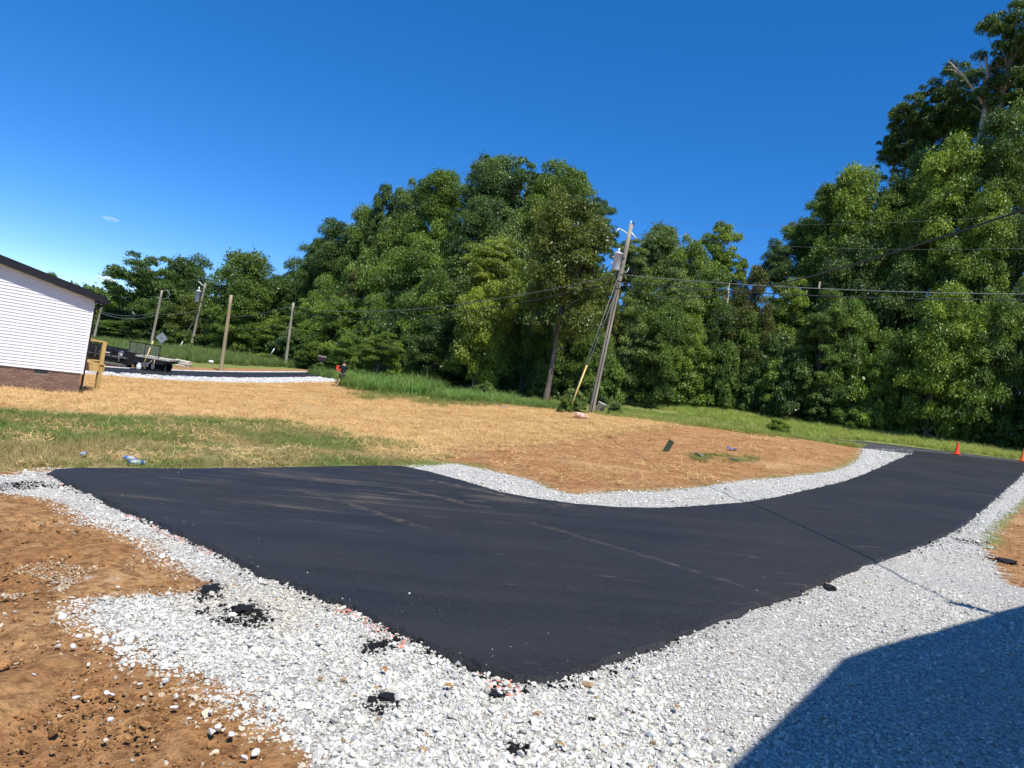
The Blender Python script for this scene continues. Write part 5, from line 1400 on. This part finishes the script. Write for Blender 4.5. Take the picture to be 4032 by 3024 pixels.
# ------------------------------------------------------------------ small things around the pole
BUCK = simple('white_bucket_plastic', (0.62, 0.62, 0.58), 0.5, 0.35, 0, 0.12, 6)
bp_ = at_depth(2352, 1618, 37.3); bp_.z = tz(bp_.x, bp_.y)
bp_.z += .04; bk = empty('bucket', bp_, rot=(0.12, 0.30, 0.4)); bk.scale = (1.5, 1.5, 1.6)
MB().lathe([(.135, 0.0), (.15, .38), (.165, .38), (.165, .42), (.15, .42), (.13, .05), (.02, .05)], 20).build('shell', BUCK, bk)
MB().tube([(.165 * math.cos(a), -.02, .40 + .20 * math.sin(a)) for a in [math.pi * k / 8 for k in range(9)]], .006, 5).build('handle', DKM, bk)
MB().prism([(-.05, .16), (.05, .14), (.04, .25), (-.03, .27)], 'y', -.151, -.149).build('label', DKM, bk)
tag(bk, 'white plastic bucket leaning against the foot of the pole', 'bucket')
t = NT('rusty_rock'); P = t.obj()
t.bsdf(t.mix(t.ramp(t.noise(P, 4, 5), .35, .65), (0.45, 0.20, 0.10), (0.66, 0.52, 0.42)), .9, .15, t.bump(t.noise(P, 9, 4), .5, .04))
rp = ground_at(2285, 1648); ro = link_mesh('rock', rock_mesh('rock', 901, .45, None, 3), t.m, None, rp + Vector((0, 0, .12)), (0, 0, .3), (.40, .26, .36)); tag(ro, 'orange and white rock lying below the leaning pole', 'rock')
GRN = simple('green_plastic', (0.045, 0.075, 0.04), 0.5, 0.35, 0, 0.15)
gp = ground_at(2622, 1775); pd = empty('utility_marker', gp, rot=(0.05, 0.36, .2))
MB().box((-.085, -.05, -.05), (.085, .05, .33), .02).build('body', GRN, pd); MB().box((-.095, -.06, .33), (.095, .06, .37), .015).build('cap', GRN, pd)
tag(pd, 'leaning dark green utility marker post in the red dirt', 'marker post')
gp = ground_at(2915, 1818); lid = empty('valve_box', gp, .5)
MB().box((-.36, -.20, -.05), (.36, .20, .045), .02).build('box', GRN, lid); MB().box((-.30, -.15, .045), (.30, .15, .06), .006).build('lid', simple('green_lid', (0.03, 0.12, 0.06), .45, .4), lid)
tag(lid, 'flat dark green valve box lid in the red dirt', 'valve box')
BLU = simple('blue_plastic', (0.05, 0.15, 0.42), 0.4, 0.4, 0, .1)
def scrap(px, py, s, mat, label, cat='litter', name='plastic_scrap', seed=1):
    p = ground_at(px, py); r = np.random.default_rng(seed); m = MB(); n = 5
    vs = [(s * (i / (n - 1) - .5) + r.normal() * s * .06, s * .7 * (j_ / (n - 1) - .5) + r.normal() * s * .06, abs(r.normal()) * s * .12) for i in range(n) for j_ in range(n)]
    fs = [(i * n + j_, i * n + j_ + 1, (i + 1) * n + j_ + 1, (i + 1) * n + j_) for i in range(n - 1) for j_ in range(n - 1)]
    m.add(vs, fs); o = m.build(name, mat, None, p + Vector((0, 0, .03)), (0, 0, seed)); so = o.modifiers.new('thick', 'SOLIDIFY'); so.thickness = .006
    return tag(o, label, cat)
scrap(2882, 1772, .30, BLU, 'scrap of blue plastic on the red dirt near the marker post', seed=3)
scrap(1986, 1608, .40, BLU, 'crumpled blue plastic scrap in the straw left of the pole', seed=4)
scrap(2030, 1590, .75, simple('grey_rag', (.33, .34, .36), .9, .1, 0, .4, 9), 'heap of grey rags in the straw left of the pole', 'rag', 'rag_heap', 5)
scrap(2760, 1803, .4, simple('grey_pipe', (.16, .18, .22), .6, .3), 'flat grey plastic sheet lying in the red dirt', seed=6)
# clear bottles in the grass
t = NT('clear_plastic'); b = t.bsdf((0.80, 0.86, 0.92), .12, .5); b.inputs['Transmission Weight'].default_value = .45; CLR = t.m
for px_, py_, rz, lb in ((326, 1801, .3, 'clear plastic bottle lying alone in the grass, leftmost of three'), (510, 1818, 1.1, 'clear plastic bottle in the grass, middle one of three'), (538, 1834, -.4, 'clear plastic bottle in the grass, nearest the asphalt')):
    p = ground_at(px_, py_)
    o = empty('plastic_bottle', p + Vector((0, 0, .05)), rot=(math.pi / 2 - .1, 0, rz)); 
    MB().lathe([(.025, -.13), (.034, -.12), (.034, -.02), (.030, 0.0), (.034, .02), (.033, .06), (.014, .10), (.014, .12)], 14).build('bottle', CLR, o); MB().lathe([(.016, .118), (.016, .135)], 10).build('cap', BLU, o)
    MB().lathe([(.0345, -.09), (.0345, -.02)], 14).build('label', BLU, o)
    tag(o, lb, 'bottle')

# ------------------------------------------------------------------ traffic cones
CONE = simple('orange_cone', (0.80, 0.075, 0.025), 0.45, 0.35, 0, 0.08, 4); CONE2 = simple('orange_cone_pale', (0.82, 0.16, 0.035), 0.45, 0.35, 0, 0.12, 4)
for px_, py_, mt, lb, dd in ((3766, 1791, CONE, 'red-orange traffic cone at the end of the driveway, the left one', 40), (4024, 1822, CONE2, 'paler orange traffic cone cut by the right edge of the picture', 38.5)):
    p = at_depth(px_, py_, dd); p.z = tz(p.x, p.y) + .03
    o = empty('traffic_cone', p, .5)
    MB().box((-.19, -.19, 0), (.19, .19, .035), .02).build('base', mt, o)
    MB().lathe([(.15, .036), (.14, .06), (.045, .68), (.04, .71), (.028, .715), (.03, .69)], 24).build('cone', mt, o)
    tag(o, lb, 'traffic cone', 'traffic cones by the street')

# ------------------------------------------------------------------ mailbox
MBX = simple('mailbox_black', (0.03, 0.03, 0.033), 0.45, 0.4)
p = at_depth(1262, 1445, 64); p.z = tz(p.x, p.y)
mz_ = at_depth(1263, 1418, 64).z - p.z
o = empty('mailbox', p, .25)
MB().box((-.09, -.09, -.2), (.09, .09, mz_), .01).build('post', WOODP, o)
prof = [(-.19, 0), (.19, 0)] + [(.19 * math.cos(a), .26 + .19 * math.sin(a)) for a in [math.pi * k / 8 for k in range(9)]]
m = MB(); m.prism(prof, 'x', -.38, .38); m.v = [(x, y, z + mz_) for x, y, z in m.v]; m.build('box', MBX, o)
m = MB(); m.prism([(u * 1.04, v * 1.02) for u, v in prof], 'x', .381, .40); m.v = [(x, y, z + mz_) for x, y, z in m.v]; m.build('door', MBX, o)
MB().box((-.05, -.215, mz_ + .2), (.09, -.20, mz_ + .28)).build('flag', simple('flag_red', (.5, .03, .02), .5, .3), o)
tag(o, 'black mailbox on a wooden post beside the street', 'mailbox')

# ------------------------------------------------------------------ trailers and paving gear at the far left
BLKM = simple('black_machine', (0.014, 0.014, 0.016), 0.55, 0.35, 0.2, 0.3, 5)
GRYM = simple('worn_steel', (0.17, 0.165, 0.16), 0.55, 0.4, 0.5, 0.35, 6)
TYRE = simple('tyre', (0.018, 0.018, 0.019), 0.85, 0.15); RIM = simple('rim', (.4, .4, .41), .4, .5, .7)
def wheel(parent, x, y, z, r, w):
    ty = MB(); ty.lathe([(r * .62, -w / 2), (r * .95, -w / 2), (r, -w * .35), (r, w * .35), (r * .95, w / 2), (r * .62, w / 2)], 20)
    t_ = ty.build('wheel', TYRE, parent, (x, y, z), (math.pi / 2, 0, 0))
    MB().lathe([(.02, -w * .42), (r * .6, -w * .40), (r * .6, w * .40), (.02, w * .42)], 16).build('rim', RIM, t_)
def pos(px, py, d):
    q = at_depth(px, py, d); return Vector((q.x, q.y, tz(q.x, q.y)))
pm = pos(412, 1440, 47); DP = 47 / F_PX
pv = empty('paving_machine', pm, math.atan2(.12, 1) * 0 + .10); W2 = 105 * DP
MB().box((-W2, -.9, .28), (W2, .9, .42)).build('chassis', BLKM, pv)
MB().box((-W2, -1.02, .12), (W2, -.93, .26)).build('bumper', GRYM, pv)
MB().box((-W2, -.98, .66), (W2, -.91, .74)).build('rail', GRYM, pv)
MB().box((-W2, -.98, 1.16), (W2, -.90, 1.30)).build('top_beam', BLKM, pv)
MB().box((-W2 + .1, -.5, .43), (W2 - .1, .8, 1.10)).build('hopper', BLKM, pv)
for k in range(8):
    xx = -W2 + .04 + k * (2 * W2 - .08) / 7
    MB().box((xx - .035, -.985, .43), (xx + .035, -.925, 1.155)).build('upright', BLKM if k % 3 else GRYM, pv)
for k in range(7):
    xx = -W2 + .5 + k * .45
    MB().tube([(xx, -.88, .80 + .05 * (k % 2)), (xx + .22, -.84, .98), (xx + .1, -.80, 1.12)], .03, 6).build('hose', DKM, pv)
for k, xx in enumerate((-W2 + .45, W2 - .55)):
    MB().lathe([(.13, .76), (.15, .80), (.15, 1.0), (.10, 1.07), (.04, 1.09)], 14, (xx, -.76, 0)).build('gas_bottle', PORC, pv)
for xx in (-.35, -.05, .35, .5): MB().lathe([(.05, .80), (.07, .84), (.07, .90), (.02, .93)], 10, (xx, -.80, 0)).build('lamp', PORC, pv)
for xx in (-W2 + .5, W2 - .5): wheel(pv, xx, .3, .30, .30, .22)
tag(pv, 'black paving machine with white gas bottles beside the porch deck', 'machine')

tm_ = pos(598, 1446, 46.5); tr_ = empty('flatbed_trailer', tm_, .14)
DPt = 46.5 / F_PX; x0, x1 = -75 * DPt, 66 * DPt
MB().box((x0 + .3, -1.0, .62), (x1 + .15, 1.0, .80)).build('frame', BLKM, tr_)
MB().box((x0 + .5, -1.02, .80), (x1 + .25, 1.02, .90)).build('deck', simple('pale_deck', (.42, .39, .33), .85, .2, 0, .3, 5), tr_)
MB().box((x0 + .2, -1.05, .38), (x0 + 1.1, -.9, .74)).build('tool_box', BLKM, tr_)
MB().prism([(x0 + .95, .45), (x1 - .05, .52), (x1 + .1, .78), (x0 + .85, .78)], 'y', -1.08, -1.03).build('side_skirt', BLKM, tr_)
for xx in (x0 + .75, x1 - .45): wheel(tr_, xx, -.80, .34, .34, .24); wheel(tr_, xx, .80, .34, .34, .24)
for k in range(6):
    zz = 1.0 + k * .13
    MB().box((x0, -.98, zz), (x1 - .45, -.95, zz + .06)).build('stake_slat', GRYM if k < 5 else BLKM, tr_)
for xx in (x0 + .03, x0 + .98, (x1 - .48)): MB().box((xx - .035, -.948, .90), (xx + .035, -.90, 1.72)).build('stake', BLKM, tr_)
MB().box((x1 - .02, -.9, -.02), (x1 + .05, -.83, .62)).build('jack', DKM, tr_)
tag(tr_, 'black flatbed trailer with slatted stake sides right of the paving machine', 'trailer')
def tool(px0, py0, px1, py1, d0, d1, mat, label, head=True, r=.024):
    a = at_depth(px0, py0, d0); b = at_depth(px1, py1, d1); o = empty('shovel', a); v = b - a
    MB().tube([(0, 0, 0), v], r, 8).build('handle', mat, o)
    if head:
        q = -v.normalized() * .02
        MB().prism([(-.11, -.05), (.11, -.05), (.11, .16), (.03, .26), (-.03, .26), (-.11, .16)], 'y', -.01, .01).build('blade', GRYM, o, q)
    return tag(o, label, 'shovel')
tool(563, 1440, 603, 1343, 45.2, 45.7, simple('yellow_handle', (.70, .55, .22), .5, .3), 'long yellow-handled shovel leaning on the flatbed trailer', r=.035)
tool(578, 1440, 614, 1403, 45.2, 45.7, simple('grey_handle', (.33, .31, .28), .6, .3), 'grey-handled shovel leaning on the trailer, left of two')
tool(601, 1446, 615, 1400, 45.2, 45.7, simple('wood_handle', (.45, .36, .22), .6, .3), 'wooden-handled shovel leaning on the trailer, right of two')
tk = pos(547, 1443, 45.4); o = empty('propane_tank', tk)
MB().lathe([(.10, 0), (.10, .03), (.14, .05), (.155, .10), (.155, .26), (.13, .33), (.06, .36)], 18).build('cylinder', PORC, o)
MB().lathe([(.09, .355), (.10, .36), (.10, .45), (.09, .45)], 14).build('collar', PORC, o); MB().lathe([(.03, .36), (.03, .42), (.01, .43)], 8).build('valve', DKM, o)
tag(o, 'white propane tank standing in front of the flatbed trailer', 'gas tank')
# diamond road sign seen from behind
sp_ = pos(627, 1395, 55); o = empty('road_sign', sp_, .08); zc = at_depth(632, 1330, 55).z - sp_.z
MB().bar((0, 0, -.2), (.02, 0, zc + .3), .05).build('post', GRYM, o); h_ = .45
m = MB(); m.prism([(0, -h_), (h_, 0), (0, h_), (-h_, 0)], 'y', -.05, -.045); m.v = [(x, y, z + zc) for x, y, z in m.v]; m.build('sign_plate', simple('sign_back', (.33, .35, .37), .4, .4, .5), o)
MB().box((-.12, -.056, zc - .04), (.12, -.051, zc + .04)).build('bracket', GRYM, o)
tag(o, 'grey back of a diamond road sign above the flatbed trailer', 'road sign')
# stacked pale slabs and white bags
SLAB = simple('pale_slab', (.56, .52, .42), .85, .2, 0, .1, 4)
for k, (dx, dz, rz, L, lb) in enumerate(((0, .0, .05, 1.0, 'bottom pale slab of the stack in the weeds right of the trailer'), (.05, .17, -.12, .95, 'middle pale slab of the stack in the weeds right of the trailer'), (-.05, .34, .15, 1.05, 'top pale slab of the stack in the weeds right of the trailer'))):
    q = pos(722, 1437, 54)
    MB().box((-L / 2, -.3, 0), (L / 2, .3, .13), .02).build('concrete_slab', SLAB, None, q + Vector((dx, 0, dz + .02)), (0, .04 * (k - 1), rz))
    tag(COL.objects[-1], lb, 'slab', 'stacked pale slabs')
for px_, py_, lb in ((655, 1428, 'white plastic drum lying behind the flatbed trailer'), (835, 1402, 'white bag in the weeds behind the bare pole')):
    q = pos(px_, py_, 62); o = empty('white_drum' if px_ < 700 else 'white_bag', q + Vector((0, 0, .22)), rot=(0, math.pi / 2, .2)); o.scale = (.8, .8, .8) if px_ < 700 else (.5, .55, .45)
    MB().lathe([(.04, -.45), (.2, -.42), (.24, -.3), (.24, .3), (.2, .42), (.04, .45)], 14).build('body', PORC, o); tag(o, lb, 'drum' if px_ < 700 else 'bag')

# ------------------------------------------------------------------ the walking man
SKIN = simple('skin', (0.50, 0.30, 0.21), 0.55, 0.35, 0, 0.06, 6); SHIRT = simple('dark_shirt', (0.016, 0.024, 0.030), 0.85, 0.2, 0, 0.2, 9, .3)
SHORTS = simple('dark_shorts', (0.045, 0.042, 0.050), 0.85, 0.2, 0, 0.2, 9, .3); HAIR = simple('brown_hair', (0.055, 0.032, 0.020), 0.7, 0.3, 0, .2, 20); SHOE = simple('shoe', (0.16, 0.15, 0.14), 0.8, 0.2)
def skin_mesh(name, verts, edges, radii, root, mat, parent, sub=2):
    me = bpy.data.meshes.new(name); me.from_pydata([Vector(v) for v in verts], edges, []); o = link_mesh(name, me, mat, parent)
    md = o.modifiers.new('skin', 'SKIN'); md.use_smooth_shade = True
    for i, r in enumerate(radii): me.skin_vertices[0].data[i].radius = (r, r) if not hasattr(r, '__len__') else r
    for i in range(len(verts)): me.skin_vertices[0].data[i].use_root = (i == root)
    sb = o.modifiers.new('sub', 'SUBSURF'); sb.levels = sub; sb.render_levels = sub
    return o
pp = at_depth(1337, 1543, 48); pp.z = tz(pp.x, pp.y)
man = empty('person', pp, rot=(0, 0, 0.25))
man.scale = (1.02, 1.02, 1.02)
# back to the camera, walking away; +y is away, left arm carries the red crate to the left
V = [(0, 0, .94), (0, .01, 1.10), (0, .02, 1.30), (0, .0, 1.45), (0, .02, 1.53), (0, .05, 1.62), (0, .06, 1.70),        # 0-6 spine and head
     (-.19, 0, 1.41), (-.27, .03, 1.18), (-.36, .22, 1.12), (-.40, .30, 1.14),                                           # 7-10 left arm bent, forearm out
     (.19, 0, 1.41), (.25, .02, 1.16), (.16, .24, 1.08), (.06, .32, 1.10),                                               # 11-14 right arm bent forward
     (-.10, 0, .90), (-.15, -.06, .50), (-.24, -.26, .14), (-.25, -.20, .05),                                            # 15-18 left leg trailing
     (.10, 0, .90), (.12, .05, .49), (.12, .02, .10), (.13, .14, .04)]                                                    # 19-22 right leg planted
E = [(0, 1), (1, 2), (2, 3), (3, 4), (4, 5), (5, 6), (3, 7), (7, 8), (8, 9), (9, 10), (3, 11), (11, 12), (12, 13), (13, 14), (0, 15), (15, 16), (16, 17), (17, 18), (0, 19), (19, 20), (20, 21), (21, 22)]
Rr = [(.15, .11), (.145, .10), (.17, .11), (.11, .08), .055, (.085, .10), (.075, .085), .06, .043, .034, .03, .06, .043, .034, .03, .085, .055, .036, .04, .085, .055, .036, .04]
body = skin_mesh('body', V, E, Rr, 0, SKIN, man)
# fingers closed on the crate, one hand on each side of it
for hx, hy, hz, sx in ((-.40, .30, 1.14, -1), (.06, .32, 1.10, -1)):
    fm = MB()
    for k in range(4):
        zz = hz + .03 - k * .02; L = (.075, .085, .08, .06)[k]
        fm.tube([(hx, hy, zz), (hx + sx * L * .5, hy + .035, zz), (hx + sx * L * .75, hy + .06, zz - .004), (hx + sx * L * .6, hy + .085, zz - .01)], [.0095, .009, .008, .006], 6)
    fm.tube([(hx, hy - .01, hz + .03), (hx + sx * .03, hy - .005, hz + .06), (hx + sx * .055, hy + .02, hz + .075)], [.011, .01, .007], 6)
    fm.build('hand', SKIN, man)
skin_mesh('shirt', [(0, 0, .88), (0, .01, 1.10), (0, .02, 1.30), (0, .0, 1.43), (0, .01, 1.485), (-.20, 0, 1.405), (-.265, .02, 1.22), (.20, 0, 1.405), (.25, .015, 1.21)],
          [(0, 1), (1, 2), (2, 3), (3, 4), (3, 5), (5, 6), (3, 7), (7, 8)], [(.185, .135), (.175, .13), (.195, .135), (.135, .10), (.065, .065), .085, .072, .085, .072], 0, SHIRT, man)
skin_mesh('shorts', [(0, 0, .93), (-.10, 0, .86), (-.145, -.05, .55), (.10, 0, .86), (.12, .045, .54)], [(0, 1), (1, 2), (0, 3), (3, 4)], [(.17, .13), .115, .095, .115, .095], 0, SHORTS, man)
MB().ball((0, .045, 1.685), .105, 12, 8, (.92, 1.08, .95)).build('hair', HAIR, man)
for x_, y_, rz in ((-.25, -.20, .2), (.13, .10, 0)):
    MB().box((x_ - .05, y_ - .13, -.01), (x_ + .05, y_ + .15, .085), .025).build('shoe', SHOE, man)
for sx in (-1, 1): MB().ball((sx * .088, .045, 1.63), .024, 8, 6, (.5, 1, 1.3)).build('ear', SKIN, man)
MB().tube([(0, .135, 1.645), (0, .168, 1.605), (0, .14, 1.60)], [.010, .015, .008], 6).build('nose', SKIN, man)
tag(man, 'person in dark shirt and shorts walking away carrying a red crate', 'person')
RED = simple('red_crate_plastic', (0.80, 0.065, 0.035), 0.4, 0.4, 0, .08)
cr = empty('red_crate', man.location, 0.25)
m = MB(); x0, x1, y0, y1, z0, z1 = -.47, .02, .36, .62, 1.06, 1.40; w = .02
for a, b in (((x0, y0, z0), (x1, y0 + w, z1)), ((x0, y1 - w, z0), (x1, y1, z1)), ((x0, y0 + w, z0), (x0 + w, y1 - w, z1)), ((x1 - w, y0 + w, z0), (x1, y1 - w, z1)), ((x0 + w, y0 + w, z0), (x1 - w, y1 - w, z0 + w))): m.box(a, b)
m.build('shell', RED, cr)
MB().box((x0 - .012, y0 - .012, z1), (x1 + .012, y0 + .03, z1 + .03), .004).build('rim', RED, cr); MB().box((x0 - .012, y1 - .03, z1), (x1 + .012, y1 + .012, z1 + .03), .004).build('rim', RED, cr)
MB().tube([(x0 + .10, y0 - .005, 1.31), (x0 + .12, y0 - .035, 1.33), (x0 + .26, y0 - .035, 1.33), (x0 + .28, y0 - .005, 1.31)], .012, 6).build('handle', RED, cr)
tag(cr, 'bright red plastic crate carried by the walking person', 'crate')

# ------------------------------------------------------------------ dropped lumps of hot mix and loose stones
LUMP = simple('asphalt_lump', (0.011, 0.011, 0.012), 0.6, 0.4, 0, .4, 60, .8)
def lump(px, py, s, seed, label, flat=.35):
    p = ground_at(px, py); r = np.random.default_rng(seed); m = MB()
    bm = bmesh.new(); bmesh.ops.create_icosphere(bm, subdivisions=3, radius=1.0); from mathutils import noise as mn
    for v in bm.verts:
        f = 1 + .55 * mn.noise(v.co * 1.7 + Vector((seed, 0, 0))) + .35 * mn.noise(v.co * 4.5 + Vector((0, seed, 0))) + .18 * mn.noise(v.co * 11)
        v.co *= f; v.co.z *= flat
    me = bpy.data.meshes.new('asphalt_lump'); bm.to_mesh(me); bm.free()
    o = link_mesh('asphalt_lump', me, LUMP, None, p + Vector((0, 0, .012)), (0, 0, seed), (s * .55, s * .42, s * .5)); return tag(o, label, 'asphalt lump', 'dropped lumps of asphalt')
for a in ((1958, 2745, .085, 2, 'black lump of spilled asphalt just below the tip of the driveway'), (1525, 2755, .09, 3, 'flat black asphalt spill left of the driveway tip'), (1475, 2550, .075, 4, 'black asphalt crumb pile beside the pink paint line'),
          (830, 2328, .15, 5, 'black asphalt spill on the gravel nearest the red dirt'), (960, 2405, .13, 6, 'black asphalt crumbs with pink paint left of the driveway'), (2040, 2966, .05, 7, 'small black asphalt crumb at the bottom edge of the gravel'),
          (3265, 2318, .13, 8, 'oily black lump at the right edge of the driveway'), (3960, 2215, .22, 9, 'black asphalt spill at the far right gravel edge'), (2330, 2840, .035, 10, 'small dark stone-like asphalt crumb in the lower gravel')):
    lump(*a)
LS = simple('loose_limestone', (0.60, 0.59, 0.565), 0.9, 0.2, 0, .15, 14, .3)
lsm = [rock_mesh('stone', 700 + k, [.55, .7, .6, .8][k % 4], LS, 2) for k in range(6)]
LOOSE = [(58, 2428, 1.0), (305, 2527, 1.3), (285, 2566, 1.2), (225, 2564, 1.0), (550, 2718, 1.2), (415, 2752, 1.0), (435, 2758, .9), (298, 2772, 1.2), (430, 2862, 1.1), (645, 2705, 1.4), (690, 2765, 1.1), (680, 2810, 1.2), (830, 2908, 1.5), (905, 2918, 1.3), (850, 2890, 1.2),
         (825, 2825, .9), (345, 2638, .8), (460, 2328, .9), (395, 2575, 1.1), (130, 2680, .7), (610, 2590, .9), (520, 2640, 1.0), (740, 2855, .9), (960, 2870, 1.1), (1000, 2990, 1.3), (960, 3010, 1.1)]
for i, (px_, py_, s_) in enumerate(sorted(LOOSE)):
    p = ground_at(px_, py_); q = .0135 * s_
    o = link_mesh('stone', lsm[i % 6], None, None, p + Vector((0, 0, .030)), (random.uniform(-.3, .3), random.uniform(-.3, .3), random.uniform(0, 6)), (q, q, q))
    tag(o, 'loose white stone on the red clay at lower left, ' + ORD[i] + ' from the left', 'stone', 'loose stones on the red clay')
# dry leaves on the gravel
DL = simple('dry_leaf', (0.34, 0.19, 0.075), 0.8, 0.2, 0, .3, 12)
for i, (px_, py_, lb) in enumerate(((1762, 2728, 'curled brown dry leaf on the gravel left of the black lump'), (2660, 2808, 'tan dry leaf on the gravel below the driveway'), (2200, 2965, 'brown dry leaf near the bottom edge of the gravel'), (3240, 2860, 'dry leaf on the shaded gravel'), (1510, 2660, 'small brown leaf scrap near the flat asphalt spill'))):
    p = ground_at(px_, py_); m = MB(); n = 7
    L = .026
    vs = []; 
    for k in range(n):
        f = k / (n - 1); w = .5 * L * math.sin(math.pi * min(f * 1.02, 1)) ** .7 + .001; c_ = .25 * L * math.sin(f * 3.0)
        vs += [(L * (f - .5) * 2, -w, c_ + .35 * w), (L * (f - .5) * 2, 0, c_), (L * (f - .5) * 2, w, c_ + .35 * w)]
    fs = [(k * 3 + j_, k * 3 + j_ + 1, k * 3 + j_ + 4, k * 3 + j_ + 3) for k in range(n - 1) for j_ in (0, 1)]
    m.add(vs, fs); o = m.build('dry_leaf', DL, None, p + Vector((0, 0, .035)), (0.2, .1, i * 1.3)); so = o.modifiers.new('thick', 'SOLIDIFY'); so.thickness = .001
    tag(o, lb, 'leaf')
# little fair-weather clouds, far away
def cloud_mat(name, amax):
    t = NT(name); P = t.obj()
    df = t.n.new('ShaderNodeBsdfDiffuse'); df.inputs['Color'].default_value = (.9, .9, .9, 1)
    tp = t.n.new('ShaderNodeBsdfTransparent'); mx = t.n.new('ShaderNodeMixShader')
    t.l.new(t.ramp(t.noise(P, 1.3, 5, .65), .36, .66, 0.0, amax), mx.inputs[0]); t.l.new(tp.outputs[0], mx.inputs[1]); t.l.new(df.outputs[0], mx.inputs[2]); t.l.new(mx.outputs[0], t.out.inputs['Surface'])
    return t.m
from mathutils import noise as mnoise
for i, (px_, py_, w_, h_, lb) in enumerate(((418, 1100, 32, 13, 'small white puff of cloud low over the far trees at left'), (436, 862, 30, 7, 'faint wisp of cloud above the far-left oak'))):
    p = at_depth(px_, py_, 2200); k_ = 2200 / F_PX
    bm = bmesh.new(); bmesh.ops.create_icosphere(bm, subdivisions=4, radius=1.0)
    for v in bm.verts: v.co *= 1 + .5 * mnoise.noise(v.co * 2.2 + Vector((i * 7, 0, 0))) + .25 * mnoise.noise(v.co * 5)
    me = bpy.data.meshes.new('cloud'); bm.to_mesh(me); bm.free()
    for q in me.polygons: q.use_smooth = True
    o = link_mesh('cloud', me, cloud_mat('cloud_vapour', (.7, .2)[i]), None, p, (0, .12, 0), (w_ * k_, w_ * k_ * .6, h_ * k_)); tag(o, lb, 'cloud')
